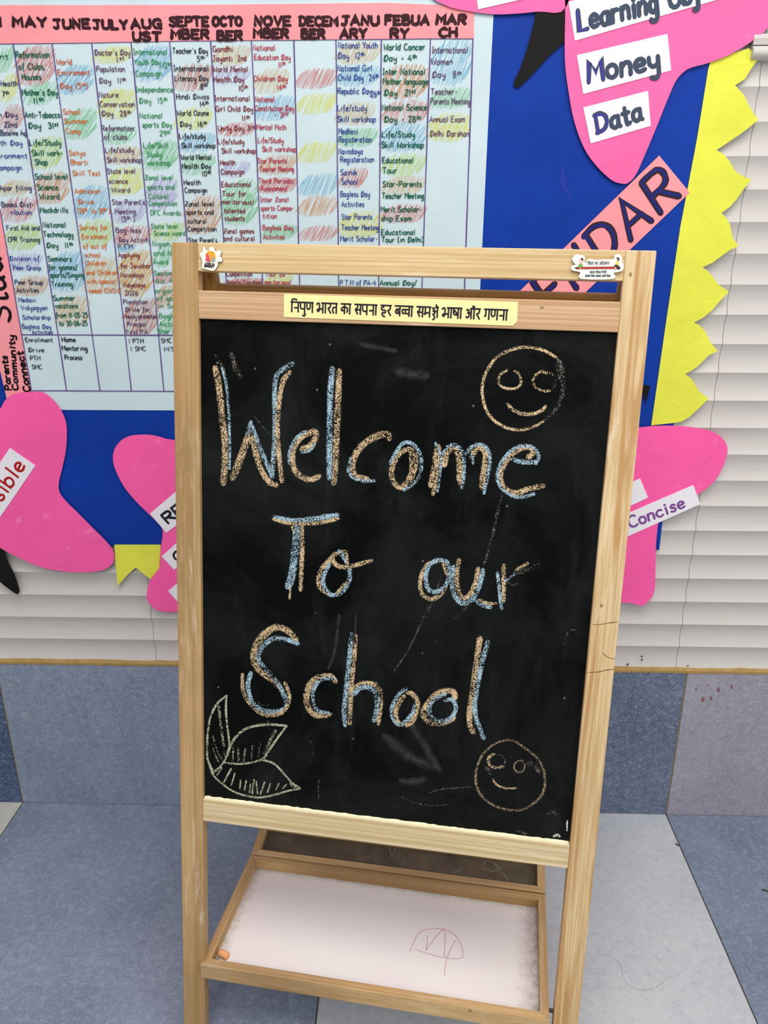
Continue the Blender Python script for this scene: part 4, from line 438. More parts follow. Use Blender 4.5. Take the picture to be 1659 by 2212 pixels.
def write(bm, text, x0, z0, x1, z1, h, w, fmap, mi=0, wobble=.25, gap=1.5, up=None, caps=False, jit=.12):
    """pen strokes of a line of writing from (x0,z0) to (x1,z1), capitals h high"""
    items = []; cur = 0; raised = False
    for ch in text:
        if ch == '^': raised = True; continue
        if ch in ' )': raised = False
        wd, st = glyph(ch); k = .62 if raised else 1
        items.append((cur, k, 4.6 if raised else 0, st)); cur += (wd+gap)*k
    cur -= gap; L = math.hypot(x1-x0, z1-z0); sx = L/cur; sy = h/10
    ux, uz = (x1-x0)/L, (z1-z0)/L
    vx, vz = up or (-uz, ux)
    for c, k, r, st in items:
        dy = random.uniform(-wobble, wobble); sl = random.uniform(-.02, .05)*min(1, wobble*4)
        for s in st:
            pts = []
            for a, b in s:
                a2 = (c+a*k+sl*b)*sx; b2 = (b*k+r+dy)*sy
                pts.append((x0+ux*a2+vx*b2, z0+uz*a2+vz*b2))
            ribbon(bm, pts, w, fmap, mi, caps, 0, None, jit)
# Devanagari print, strokes under a head line at height 10
DV = {'n': (6.2, "5 10 5 0|1.7 4.5 5 4.5|.9 4.5 1.7 4.5"), 'p': (6.4, "5.2 10 5.2 0|~1 10 1 6 1.6 4.2 3 3.7 5.2 3.7"), 'N': (7.4, "~1 10 1 5.4 1.7 3.8 2.6 3.5 3.5 3.8 4.2 5.4 4.2 10|6.4 10 6.4 0"),
'bh': (7.4, "6.2 10 6.2 0|~.3 8 .9 9.6 2.4 9.6 2.9 8 2.9 3.6 2.2 2 1 2.3 1.2 3.8 2.9 4.2|2.9 4.2 6.2 4.2"), 'A': (2.6, "1.3 10 1.3 0"), 'r': (4.8, "~3.2 10 3.6 8 3 6 1 5.4|1.2 5.4 4.2 .2"),
't': (5.8, "4.6 10 4.6 0|~4.6 6.2 2 6.2 1 4.4 1.4 2.2 2.4 .4"), 'k': (7.6, "3.8 10 3.8 0|~3.8 6.4 2 6.8 .8 5 1.6 3.4 3.8 4.4|~3.8 6 5.4 6.8 6.6 5.6 6.6 3.4 5.8 1.6"), 's': (7, "6 10 6 0|~2.8 10 3.2 8 2.4 6 .8 5.4|1 5.4 3.6 .4|1.6 4.8 6 4.8"),
'h': (5.8, "~3 10 3 8.6 1.4 8 .9 6.8 1.8 5.7 3.4 5.6|~3.4 5.6 4.8 5 4.9 3.6 3.8 2.7 2.5 3.1 1.9 4|~1.3 2.6 2.2 .5 3.4 -.5 4.8 -.7"), 'b': (6.2, "5 10 5 0|~5 6.6 2.4 7 1 5 1.8 3 4 3.2 5 4.6|1.8 6.4 4.4 3.6"), 'ch2': (8.8, ".6 6.8 7.6 6.8|~1.2 6.8 1.2 4.4 2.2 2.9 3.6 3.4|~4.2 6.8 4.2 4.4 5.2 2.9 7.6 3.2|7.6 10 7.6 0"),
'm': (6.8, "5.6 10 5.6 0|~1.4 10 1.4 4.4 .8 3.6 1.5 3 2 4.2|1.4 4.6 5.6 4.6"), 'jh': (7.2, "6 10 6 0|~.8 8.6 2 9.4 3 8 1.6 6.4|~1.6 6.4 3.4 5.6 3 3.4 1.2 3.4|~2.2 3.4 3.6 .6 2.8 -1.6 1.8 -1|3.2 6.2 6 6.2"), 'e': (0, "-1.2 10 -3 12.8"),
'sh': (6.4, "5.2 10 5.2 0|~1 10 1 6 1.6 4.2 3 3.7 5.2 3.7|1.4 8.2 5 4"), 'au': (9.2, "5.4 10 5.4 0|~.8 8 1.8 9 3.2 8.4 2.8 6.4 1.6 6|~1.6 6 3.4 5.4 3.4 3 2 1.4 .6 2.8|2 6 5.4 6|8 10 8 0|8 10 6.2 12.8|8 10 7.8 13"),
'g': (6, "4.8 10 4.8 0|~1.8 10 1.8 4.4 1.2 3.4 .6 4.2"), 'i': (2.6, "1.3 10 1.3 0|~1.3 10 1.6 12.4 3.4 13 6.6 12.2"), 'u': (0, "~-2 -.6 -.6 -1.2 -1 -3 -2.4 -3 -3.2 -2"),
'S': (6.4, "5.2 10 5.2 0|~1 8 2.4 9 2.8 7 1.2 5.2 3.4 2"), 'ksh': (7.2, "6 10 6 0|~3 10 1 8 1.6 6 3.4 5.6 1 4.4 1.6 2.2 3.6 1|3.4 5.6 6 5.6"), 'a': (6.6, "5.4 10 5.4 0|~.8 8 1.8 9 3.2 8.4 2.8 6.4 1.6 6|~1.6 6 3.4 5.4 3.4 3 2 1.4 .6 2.8|2 6 5.4 6"),
'dh': (6.2, "5 10 5 0|~2 9.4 1 8 2.4 6.6 1 5 1.6 3 5 3.4"), 'gr': (6, "4.8 10 4.8 0|~1.8 10 1.8 4.4 1.2 3.4 .6 4.2|2 1 4.8 3"), 'd': (5.4, "3 10 3 7.4|~3 7.4 1 6.6 1 4 2.4 3.2 4 4.4|3.4 3.6 4.6 .4"), 'll': (7, "6 10 6 0|~6 6 4.6 7 3.4 6 3 4 2 6.4 1 5 1.4 3"),
'I': (2.6, "1.3 10 1.3 0|~1.3 10 .6 12.4 -1.4 13 -3.6 12"), 'o': (2.6, "1.3 10 1.3 0|1.3 10 -.4 12.8"), ' ': (3.4, "")}
NOHEAD = {'bh': 4.6, 'jh': 3.6, 'au': 4.2, 'a': 4.2, 'dh': 3.4}
def devanagari(bm, words, x0, y0, x1, y1, h, w, fmap, mi=0):
    """words: strings of space separated signs; head line runs (x0,y0)->(x1,y1); board plane, v grows downwards"""
    cur = 0; items = []
    for wi, wd in enumerate(words):
        st = cur; segs = []
        for g in wd.split():
            adv, s = DV[g]; items.append((cur, s)); segs.append((cur + NOHEAD.get(g, 0), cur+adv)); cur += adv
        for a, b in segs:
            if b > a: items.append((0, "%g 10 %g 10" % (a-.1, b+.1)))
        cur += 3.0
    cur -= 3.0; L = math.hypot(x1-x0, y1-y0); sx = L/cur; ux, uy = (x1-x0)/L, (y1-y0)/L; sy = h/10
    for c, s in items:
        for stv in s.split('|'):
            sm = stv[0] == '~'; q = [float(t) for t in stv.lstrip('~').split()]; p = list(zip(q[::2], q[1::2]))
            if sm: p = cr(p, 4)
            ribbon(bm, [(x0+ux*(c+a)*sx-uy*(10-b)*sy, y0+uy*(c+a)*sx+ux*(10-b)*sy) for a, b in p], w, fmap, mi, False)

# ---------------------------------------------------------------- the room
XL, XR = -3.2, 3.2
TW = .79975; J0 = -.9561                       # floor and dado tile pitch, and one joint
def tile_x(j0, pitch):
    k = math.floor((XL-j0)/pitch); out = []
    while j0+k*pitch < XR: out.append((max(XL, j0+k*pitch), min(XR, j0+(k+1)*pitch), k)); k += 1
    return out
# floor: tiles with thin grout lines
bm = bmesh.new(); G = .0014
fm = {-1: 4, 0: 1, 1: 2, 2: 3, 3: 4, -2: 3}
for row in range(5):
    y1 = -row*TW - G; y0 = -(row+1)*TW + G
    for a, b, k in tile_x(J0, TW):
        quadbox(bm, [(a+G, y0, -.03), (b-G, y0, -.03), (b-G, y1, -.03), (a+G, y1, -.03), (a+G, y0, 0), (b-G, y0, 0), (b-G, y1, 0), (a+G, y1, 0)], fm.get(k, 1+(k+row) % 4) if row == 0 else 1+(k*2+row) % 4)
quadbox(bm, [(XL, -5*TW, -.04), (XR, -5*TW, -.04), (XR, .02, -.04), (XL, .02, -.04), (XL, -5*TW, -.0015), (XR, -5*TW, -.0015), (XR, .02, -.0015), (XL, .02, -.0015)], 0)
tag(link('floor', bm, [M['grout_dark'], M['fA'], M['fB'], M['fC'], M['fD']]), 'speckled blue and grey stone tiles under the easel', 'floor', kind='structure')
# blue dado tiles
bm = bmesh.new(); ZB = .3995
wm = {-1: 4, 0: 1, 1: 2, 2: 3}
for a, b, k in tile_x(J0, TW):
    quadbox(bm, [(a+G*1.4, -.002, .001), (b-G*1.4, -.002, .001), (b-G*1.4, .03, .001), (a+G*1.4, .03, .001), (a+G*1.4, -.002, ZB), (b-G*1.4, -.002, ZB), (b-G*1.4, .03, ZB), (a+G*1.4, .03, ZB)], wm.get(k, 1+k % 4))
quadbox(bm, [(XL, 0, 0), (XR, 0, 0), (XR, .03, 0), (XL, .03, 0), (XL, 0, ZB), (XR, 0, ZB), (XR, .03, ZB), (XL, .03, ZB)], 0)
def blob(bm, x, z, rx, rz, Y, mi, n=12):
    c = bm.verts.new((x, Y, z)); ring = []
    for i in range(n):
        a = i*2*math.pi/n; r = random.uniform(.72, 1.1); ring.append(bm.verts.new((x+math.cos(a)*rx*r, Y, z+math.sin(a)*rz*r)))
    for i in range(n):
        f = bm.faces.new((c, ring[i], ring[(i+1) % n])); f.material_index = mi
for x, z, rx, rz in STAIN: blob(bm, x, z, rx*.8, rz*.8, -.0024, 5)
tag(link('baseboard_back', bm, [M['grout'], M['tA'], M['tB'], M['tC'], M['tN'], M['stain']]), 'low row of blue stone tiles along the foot of the wall', 'dado tiles', kind='structure')
# cement strip over the dado
bm = bmesh.new(); N = 260
prof = []
for i in range(N+1):
    x = XL+(XR-XL)*i/N; j = random.uniform(-.0012, .0012); k = random.uniform(-.0008, .0008)
    prof.append([bm.verts.new(p) for p in ((x, .02, ZB-.0005), (x, -.0035, ZB-.0005+k), (x, -.0045, ZB+.006), (x, -.002, ZB+.0125+j), (x, .02, ZB+.0125+j))])
for a, b in zip(prof, prof[1:]):
    for i in range(4): bm.faces.new((a[i], a[i+1], b[i+1], b[i]))
bmesh.ops.recalc_face_normals(bm, faces=bm.faces)
tag(link('trim_1', bm, M['cement']), 'rough tan cement line between blue and white tiles', 'trim', kind='structure')
# ribbed white tiles: each rib is a scalloped slat
bm = bmesh.new(); PER = .0561; Z0 = .9710; DEP = .0065
ks = list(range(-28, 10)); J1 = -.5772; P1 = .3984; gw = .00045
prof = []
for k in ks:                                       # from top rib down
    zt = Z0 - k*PER
    for i in range(12):
        tt = i/12; d = DEP*(1-(2*tt-1)**2)
        prof.append((zt - tt*PER, d))
prof = [(z, d) for z, d in prof if z >= ZB+.010] + [(ZB+.010, 0)]
for a, b, k in tile_x(J1, P1):
    L = [bm.verts.new((a+gw, d, z)) for z, d in prof]; R = [bm.verts.new((b-gw, d, z)) for z, d in prof]
    for i in range(len(prof)-1): bm.faces.new((L[i], L[i+1], R[i+1], R[i]))
ztop = prof[0][0]
f = quadbox(bm, [(XL, .0085, ZB), (XR, .0085, ZB), (XR, .04, ZB), (XL, .04, ZB), (XL, .0085, ztop), (XR, .0085, ztop), (XR, .04, ztop), (XL, .04, ztop)], 1)
for x, z, r in DROPS: blob(bm, x, z, r*.6, r*.75, -.0006, 2, 9)
bmesh.ops.recalc_face_normals(bm, faces=bm.faces)
tag(link('wall_back', bm, [M['rib'], M['grout_wall'], M['drop']]), 'white ribbed wall tiles behind the board', 'wall', kind='structure')
# rounded border tile at the right edge of the board
bm = bmesh.new(); xs = (.592*1.0, XR); sec = [(1.6275, .004)] + [(1.639-.0115*math.cos(a*math.pi/10), -.016*math.sin(a*math.pi/10)-.002) for a in range(1, 10)] + [(1.6495, -.006), (1.6495, -.004), (1.6505, -.004), (1.6505, -.011), (1.660, -.013), (1.667, -.011), (1.668, .004)]
A = [bm.verts.new((xs[0], y, z)) for z, y in sec]; B = [bm.verts.new((xs[1], y, z)) for z, y in sec]
for i in range(len(sec)-1): bm.faces.new((A[i], A[i+1], B[i+1], B[i]))
bm.faces.new(A)
bmesh.ops.recalc_face_normals(bm, faces=bm.faces)
tag(link('trim_2', bm, M['rib']), 'rounded white border tile at the right of the board', 'trim', kind='structure')

# ---------------------------------------------------------------- bulletin board and what is glued to it
tag(sheet('bulletin_board', BOARD, -.0012, -.006, M['blue']), 'large blue paper-covered bulletin board fixed to the ribbed white wall', 'bulletin board')
bo = sheet('paper_border', BORDER, -.0062, -.0074, M['yellow']); tag(bo, 'long yellow scalloped paper border down the right edge of the blue board', 'paper border', 'yellow scalloped border pieces')
bo = sheet('paper_border', BORDERB, -.0062, -.0074, M['yellow']); tag(bo, 'short yellow swallow-tailed paper border piece hanging under the blue board', 'paper border', 'yellow scalloped border pieces')
# chart
chart = root('calendar_chart', (-.13, -.0062, .755), 'pale blue handwritten school calendar chart with pink month headings on the blue board', 'wall chart')
sheet('chart_sheet', CHART, -.0062, -.0070, M['chart'], chart)
hs = sheet('month_heading_strip', HEADSTRIP, -.0071, -.0082, M['pinkstrip'], chart); hs['label'] = 'salmon pink strip with the month names'
ss = sheet('row_heading_strip', SIDESTRIP, -.0071, -.0080, M['pinkstrip'], chart); ss['label'] = 'salmon pink strip with the row names down the left'
for k, tx, x0, z0, x1, z1 in HEADS:
    bm = bmesh.new(); write(bm, tx, x0, z0, x1, z1, .0128, .0054, wallmap(-.0086), 0, .3, 2.2, None, True, .18)
    link('month_name', bm, M['ink_marker'], hs)
for tx, x0, z0, x1, z1, h, w in SIDE:
    bm = bmesh.new(); write(bm, tx, x0, z0, x1, z1, h, w, wallmap(-.0084), 0, .2, 1.8, None, True, .15)
    link('row_name', bm, M['ink_markerb'], ss)
bm = bmesh.new()
for x0, z0, x1, z1 in RULES:
    n = 10; ribbon(bm, [(x0+(x1-x0)*i/n+random.uniform(-.0003, .0003), z0+(z1-z0)*i/n) for i in range(n+1)], .0021, wallmap(-.0080), 0, False, 0, None, .2)
link('ruled_lines', bm, M['ink_rule'], chart)
names = list(CR); mats = [M['cr_'+k] for k in names]; bm = bmesh.new(); inks = list(INK); ced = bm.verts.layers.float.new('edge')
for col, q in PATCHES:                             # slanted crayon hatching
    ax, az, bx, bz, cx, cz, dx, dz = q
    w = math.hypot(bx-ax, bz-az); h = math.hypot(dx-ax, dz-az)
    rows = max(1, round(h/.029)); mi = names.index(col)
    for r in range(rows):
        v0, v1 = r/rows, (r+1)/rows
        nn = int(w/.0019)
        for i in range(nn):
            s = i/nn + random.uniform(-.01, .01); j0 = random.uniform(-.25, .08)/rows; j1 = random.uniform(-.08, .25)/rows
            if random.random() < .06: continue
            a0 = max(-.05, v0+j0); a1 = min(1.06, v1+j1); sk = 1-.5*abs(2*min(1, max(0, s))-1)**4; a0 = .5+(a0-.5)*sk; a1 = .5+(a1-.5)*sk; sh = .016*random.uniform(.8, 1.25)/max(w, .01)
            pts = []
            for tt in (0, .33, .66, 1):
                vv = a0+(a1-a0)*tt; uu = min(1.05, s-.4*sh+sh*tt+.01*math.sin(tt*3+i))
                pts.append(((ax+(bx-ax)*uu)*(1-vv)+(dx+(cx-dx)*uu)*vv, (az+(bz-az)*uu)*(1-vv)+(dz+(cz-dz)*uu)*vv))
            ribbon(bm, pts, random.uniform(.0011, .0019), wallmap(-.0076), mi, False, .3, ced, .2)
o = link('crayon_shading', bm, mats, chart); o['label'] = 'slanted crayon shading in many colours'
ROWZ = RULES[-2][1]+.004; GAPZ = TEXTS['October'][-2][2]+.012
for month, rowsx in TEXTS.items():
    for part in ('upper', 'gap', 'community'):
      bm = bmesh.new(); some = 0; last = None
      for tx, x0, z0, x1, z1, c in rowsx:
        zone = 'community' if z0 < ROWZ and c == 'black' else 'gap' if month in ('October', 'November', 'January', 'February') and z0 < GAPZ else 'upper'
        if zone != part: continue
        if last is not None and last - z0 > .0265:
            link('handwritten_entries', bm, [M['ink_'+k] for k in inks], chart); bm = bmesh.new()
        some = 1; last = z0
        big = .0094 if month in ('January', 'February', 'March', 'May') else .0086
        write(bm, tx.replace('D', 'Ð') if not tx.startswith('DFC') else tx, x0, z0, x1, z1, big, .00135 if month not in ('February', 'May') else .0017, wallmap(-.0083), inks.index(c), .25, 1.6, None, False, .2)
      if some: link('handwritten_entries', bm, [M['ink_'+k] for k in inks], chart)
# the word strip
ts = sheet('title_strip', TITLE, -.0070, -.0084, M['pinkstrip']); tag(ts, 'slanted salmon pink strip lettered CALENDAR behind the easel top', 'title strip')
tx, x0, z0, x1, z1 = TITLET
bm = bmesh.new(); write(bm, tx, x0, z0, x1, z1, .066, .0118, wallmap(-.0088), 0, .15, 2.6, (-.62, .785), True, .1)
write_state = None
lo = link('lettering', bm, M['ink_brownline'], ts)
random.seed(21); bm = bmesh.new(); write(bm, tx, x0, z0, x1, z1, .066, .0056, wallmap(-.0091), 0, 0, 2.6, (-.62, .785), True, .1)
li = link('lettering_core', bm, M['ink_navyfill'], ts); li['label'] = 'navy core of the letters'
bm = bmesh.new(); ribbon(bm, cr([tuple(p) for p in SCUFF], 4), .0075, wallmap(-.0062), 0, True, .9, None, .1)
link('paper_scuff', bm, M['scuff'], bpy.data.objects['bulletin_board'])['label'] = 'darker scuffed streak in the blue paper'
# butterflies
def butterfly(label, loc, key, wings, bodies):
    r = root('paper_butterfly', loc, label, 'paper butterfly', 'pink paper butterflies round the board')
    for w, m in wings: sheet('wing', w, -.0100, -.0114, m, r, 4)
    for nm, b, y0, y1 in bodies: sheet(nm, b, y0, y1, M['black_paper'], r, 4)
    for k, nm, q, tx in LABELS:
        if not k == key and not (key == 'M' and k[0] == 'M'): continue
        lb = sheet('word_label', q, -.0115, -.0126, M['white'], r)
        if tx:
            t_, x0, z0, x1, z1, h, w, c, c2 = tx
            bm = bmesh.new(); write(bm, t_, x0, z0, x1, z1, h, w, wallmap(-.0129), 0, .2, 1.8, None, True, .1)
            lt = link('lettering', bm, M['ink_'+c], lb)
            if c2:
                bm = bmesh.new(); tot = sum(GL[c_][0]+1.8 for c_ in t_)-1.8; fr = GL[t_[0]][0]/tot; write(bm, t_[0], x0, z0, x0+(x1-x0)*fr, z0+(z1-z0)*fr, h*.97, w*.42, wallmap(-.0132), 0, 0, 1.8, None, True, .1)
                link('lettering_accent', bm, M['ink_'+c2], lb)
    return r
butterfly('pink paper butterfly at top right with Learning, Money and Data labels', (.26, -.0098, 1.6), 'T', [(WING_TL, M['hotpink2']), (WING_TR, M['hotpink2'])], [('body', BODY_T, -.0088, -.0099)])
butterfly('pink paper butterfly at the left edge with a red-lettered label', (-.9, -.0098, .75), 'L', [(WING_L, M['hotpink'])], [('body', BODY_L, -.0088, -.0099)])
butterfly('pink paper butterfly half hidden behind the easel with a Concise label', (.04, -.0098, .7), 'M', [(WING_ML, M['hotpink']), (WING_MR, M['hotpink'])], [('body', BODY_M, -.0116, -.0128), ('antenna', ANT_ML, -.0129, -.0138), ('antenna', ANT_MR, -.0129, -.0138)])

# ---------------------------------------------------------------- the easel
foot = EP(E_W/2, 1.349, -.13); foot.z = 0
easel = root('chalkboard_easel', foot, 'wooden standing easel with a chalked blackboard reading Welcome To our School', 'easel')
SW = .0391
def stile(u0, u1, mat, o0=-.02, o1=0, cracks=()):
    bm = bmesh.new(); c = []
    for o in (o0, o1):
        top = [EP(u0, 0, o), EP(u1, 0, o)]
        for p in (top[0], top[1]): c.append(p)
        for p in (top[1], top[0]):
            c.append(p - E_U*(p.z/E_U.z))                # sawn level with the floor
    quadbox(bm, c); bevel(bm, .0015); set_grain(bm, (E_U, E_R, E_N), EP(u0, 0, 0))
    for q in cracks:
        ribbon(bm, cr([tuple(p) for p in q], 4), .0011, lambda a, b: EP(a, b, .0002), 1, False, .6, None, .4)
    return link('stile', bm, [mat, M['crack']], easel)
stile(0, SW, M['wood_stile_l'])['label'] = 'darker, grubbier left upright'
stile(E_W-SW, E_W, M['wood_stile_r'], cracks=CRACKS)['label'] = 'right upright with bold pale grain'
eplank('top_rail', SW, E_W-SW, 0, .039, -.02, -.0004, M['wood_rail'], easel, 'u')
eplank('header_rail', SW, E_W-SW, .0655, .105, -.02, -.0004, M['wood_header'], easel, 'u')
eplank('bottom_rail', SW, E_W-SW, .8708, .9100, -.02, .0004, M['wood_bottom'], easel, 'u')
# blackboard
bm = bmesh.new(); quadbox(bm, [EP(*p) for p in ((SW-.004, .100, -.014), (E_W-SW+.004, .100, -.014), (E_W-SW+.004, .876, -.014), (SW-.004, .876, -.014), (SW-.004, .100, -.0085), (E_W-SW+.004, .100, -.0085), (E_W-SW+.004, .876, -.0085), (SW-.004, .876, -.0085))])
board = link('blackboard', bm, M['board'], easel)
KEYS = list(CH)
PART = {'welcome': ('chalk_writing', 'Welcome in tan and blue chalk'), 'to': ('chalk_writing', 'To in tan and blue chalk'), 'our': ('chalk_writing', 'our in tan and blue chalk'), 'school': ('chalk_writing', 'School in tan and blue chalk'),
        'face1': ('chalk_smiley', 'larger smiling face at the top right'), 'face2': ('chalk_smiley', 'smaller smiling face at the bottom right'), 'leaves': ('chalk_leaves', 'three pale green chalk leaves'), 'smudge': ('chalk_smudges_glints', 'faint wiped marks, scratches and painted white glints')}
for k in ('smudge', 'welcome', 'to', 'our', 'school', 'face1', 'face2', 'leaves'):
    if k != 'smudge': bm = bmesh.new(); ed = bm.verts.layers.float.new('edge')
    for i, (c, w, q) in enumerate(CHALK[k]):
        if k == 'smudge': bm = bmesh.new(); ed = bm.verts.layers.float.new('edge')
        pts = cr(list(zip(q[::2], q[1::2])), 5)
        off = -.0083 + (.00012 if k != 'smudge' else 0) + .00002*i
        ribbon(bm, pts, w*1.18, lambda a, b, o=off: EP(a, b, o), KEYS.index(c), True, .25 if c in 'DE' else .12, ed, .1)
        if k == 'smudge': link('chalk_smudge', bm, [M['ch_'+x] for x in KEYS], board)
    if k == 'smudge': continue
    nm, lb = PART[k]
    link(nm, bm, [M['ch_'+x] for x in KEYS], board)['label'] = lb
bm = bmesh.new(); n = 90; rows = []  # ledge strip: chalk dust, with the ledge's highlight put into its pale colour
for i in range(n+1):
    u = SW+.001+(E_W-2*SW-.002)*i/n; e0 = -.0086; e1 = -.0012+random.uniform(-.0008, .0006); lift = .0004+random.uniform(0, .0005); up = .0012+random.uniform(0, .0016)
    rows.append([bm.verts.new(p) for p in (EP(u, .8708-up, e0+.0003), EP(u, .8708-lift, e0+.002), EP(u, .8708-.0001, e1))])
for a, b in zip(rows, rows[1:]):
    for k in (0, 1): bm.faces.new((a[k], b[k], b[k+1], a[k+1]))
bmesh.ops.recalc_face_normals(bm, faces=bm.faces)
link('chalk_dust', bm, M['dust'], easel)['label'] = 'pale chalk dust along the ledge, coloured to carry its highlight'
# slogan sticker
sl = eplate('slogan_label', SLOGAN, -.0003, .0006, M['slogan'], easel); sl['label'] = 'cream sticker with a black Hindi slogan'
bm = bmesh.new(); devanagari(bm, ['i n p u N', 'bh A r t', 'k A', 's p n A', 'h r', 'b ch2 A', 's m jh e', 'bh A sh A', 'au r', 'g N n A'], *SLOGT[:4], .0140, .0022, lambda a, b: EP(a, b, .0009))
link('lettering', bm, M['ink_black'], sl)
# sun badge
bg = eplate('sun_badge', BADGE, -.0004, .003, [M['sticker'], M['sticker_edge']], easel, 3); bg['label'] = 'white sun-shaped sticker with an orange half sun'
for nm, q, m, o in (('printed_sun', BADGE_SUN, 'st_sun', .0032), ('printed_figure', BADGE_P, 'st_pinkfig', .0034), ('printed_figure', BADGE_G, 'st_greyfig', .0034)):
    eplate(nm, q, .0030, o, M[m], bg, 3)
bm = bmesh.new()
for tx, a, b in BADGET:
    write(bm, tx, a[0], a[1], b[0], b[1], .0036 if tx[0] == 'N' else .0032, .0010, lambda x, y: EP(x, y, .0034), 0, 0, 1.5, ((b[1]-a[1])*-0+.0, -1.0), False, 0)
link('lettering', bm, M['st_ink'], bg)
# pencil badge
pb = eplate('pencil_badge', PBADGE, -.0004, .003, [M['sticker'], M['sticker_edge']], easel, 3); pb['label'] = 'white cut-out sticker with a red pencil and two children'
eplate('printed_pencil', PB_PENCIL, .003, .0033, M['st_pencilred'], pb); eplate('printed_pencil_tip', PB_TIP, .003, .0033, M['st_tip'], pb); eplate('printed_eraser', PB_END, .003, .0034, M['st_ink'], pb)
for m, q in PB_SHAPES: eplate('printed_child', q, .003, .0037 if m in ('ink', 'kid_green') else .0036, M['st_'+m], pb, 3)
bm = bmesh.new(); WORDS = {'sik': ['i S ksh A', 'k A', 'a i dh k A r'], 'sam': ['s m gr', 'i S ksh A', 'i d ll I'], 'sab': ['s b k o', 'i S ksh A', 's b k o', 'a ch2 I', 'i S ksh A']}
for k, a, b, hh in PBT: devanagari(bm, WORDS[k], a[0], a[1], b[0], b[1], hh/11.85*.00063, .00055, lambda x, y: EP(x, y, .0034))
link('lettering', bm, M['ink_grey'], pb)
# rear support, hinged under the top rail and splayed back
AL = math.radians(16.8); RD = (E_U*math.cos(AL) + E_N*math.sin(AL)); RN = (E_N*math.cos(AL) - E_U*math.sin(AL))
def RP(u, v, o): return EP(u, .004, -.0215) - RD*v + RN*o
def rear_leg(ua, ub, uc, ud):
    bm = bmesh.new(); c = []
    for o in (-.018, 0):
        tp = [RP(ua, 0, o), RP(ub, 0, o)]; bt = []
        for u, p in ((ud, tp[1]), (uc, tp[0])):
            q = RP(u, 1.33, o); d = q-p; bt.append(p + d*(p.z/-d.z))
        c += [tp[0], tp[1], bt[0], bt[1]]
    quadbox(bm, c); bevel(bm, .0012); set_grain(bm, (E_U, E_R, E_N), EP(ua, 0, 0)); return link('rear_leg', bm, M['wood_rear'], easel)
rear_leg(.018, .0505, .075, .107); rear_leg(.629, .661, .566, .598)
bm = bmesh.new(); quadbox(bm, [RP(*p) for p in ((.0515, .0535, -.018), (.628, .0535, -.018), (.628, .092, -.018), (.0515, .092, -.018), (.0515, .0535, -.001), (.628, .0535, -.001), (.628, .092, -.001), (.0515, .092, -.001))])
bevel(bm); set_grain(bm, (E_R, E_U, E_N), RP(.05, .05, 0)); link('rear_rail', bm, M['wood_rear'], easel)
for u in (.09, .58):
    bm = bmesh.new(); c = EP(u, .012, -.0205); bmesh.ops.create_cone(bm, cap_ends=True, segments=12, radius1=.003, radius2=.003, depth=.05, matrix=Matrix.Translation(c) @ E_R.to_track_quat('Z', 'Y').to_matrix().to_4x4())
    link('hinge_pin', bm, M['metal'], easel)
# shelf tray between the legs
A, B, C, D = [Vector(p) for p in TRAY]                 # front left, front right, back right, back left (top edges)
TX = (B-A).normalized(); TYv = (D-A).normalized(); TZ = TX.cross(TYv).normalized()
TL, TD = (B-A).length, (D-A).length
tray = bpy.data.objects.new('tray', None); COL.objects.link(tray); tray.parent = easel; tray.location = A - foot; tray['label'] = 'shelf tray with a grubby white base'
def bar(name, org, X, Y, Z, x0, x1, y0, y1, z0, z1, mat, parent, along='x', mit=(0, 0)):
    """a bar in its own axes; mit shortens the inner edge at both ends for mitred corners"""
    bm = bmesh.new(); P = lambda x, y, z: org + X*x + Y*y + Z*z
    if along == 'x': c = [(x0+mit[0], y0, 0), (x1-mit[0], y0, 0), (x1-mit[1], y1, 0), (x0+mit[1], y1, 0)]
    else: c = [(x0, y0+mit[0], 0), (x1, y0+mit[1], 0), (x1, y1-mit[1], 0), (x0, y1-mit[0], 0)]
    quadbox(bm, [P(a, b, z) for z in (z0, z1) for a, b, _ in c]); bevel(bm, .0008)
    set_grain(bm, (X, Y, Z) if along == 'x' else (Y, X, Z), org); return link(name, bm, mat, parent)
RW = .0145; RH = .030
bar('tray_rail', A, TX, TYv, TZ, 0, TL, 0, RW, -RH, 0, M['wood_tray'], tray, 'x', (0, RW))
bar('tray_rail', A, TX, TYv, TZ, 0, TL, TD-RW, TD, -RH, 0, M['wood_tray'], tray, 'x', (RW, 0))
bar('tray_rail', A, TX, TYv, TZ, 0, RW, 0, TD, -RH, 0, M['wood_tray'], tray, 'y', (0, RW))
bar('tray_rail', A, TX, TYv, TZ, TL-RW, TL, 0, TD, -RH, 0, M['wood_tray'], tray, 'y', (RW, 0))
bm = bmesh.new(); ed = bm.verts.layers.float.new('edge'); nx, ny = 36, 18; gr = []
x0, x1, y0, y1 = RW-.003, TL-RW+.003, RW-.003, TD-RW+.003
for z in (-.0195, -.0255):
    gr.append([[bm.verts.new(A + TX*(x0+(x1-x0)*i/nx) + TYv*(y0+(y1-y0)*j/ny) + TZ*z) for j in range(ny+1)] for i in range(nx+1)])
for lay in gr:
    for i in range(nx+1):
        for j in range(ny+1):
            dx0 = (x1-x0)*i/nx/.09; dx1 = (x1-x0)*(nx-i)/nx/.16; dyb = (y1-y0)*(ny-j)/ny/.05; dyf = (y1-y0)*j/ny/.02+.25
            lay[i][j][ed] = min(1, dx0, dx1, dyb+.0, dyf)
for lay, fl_ in ((gr[0], False), (gr[1], True)):
    for i in range(nx):
        for j in range(ny):
            q = [lay[i][j], lay[i+1][j], lay[i+1][j+1], lay[i][j+1]]; bm.faces.new(list(reversed(q)) if fl_ else q)
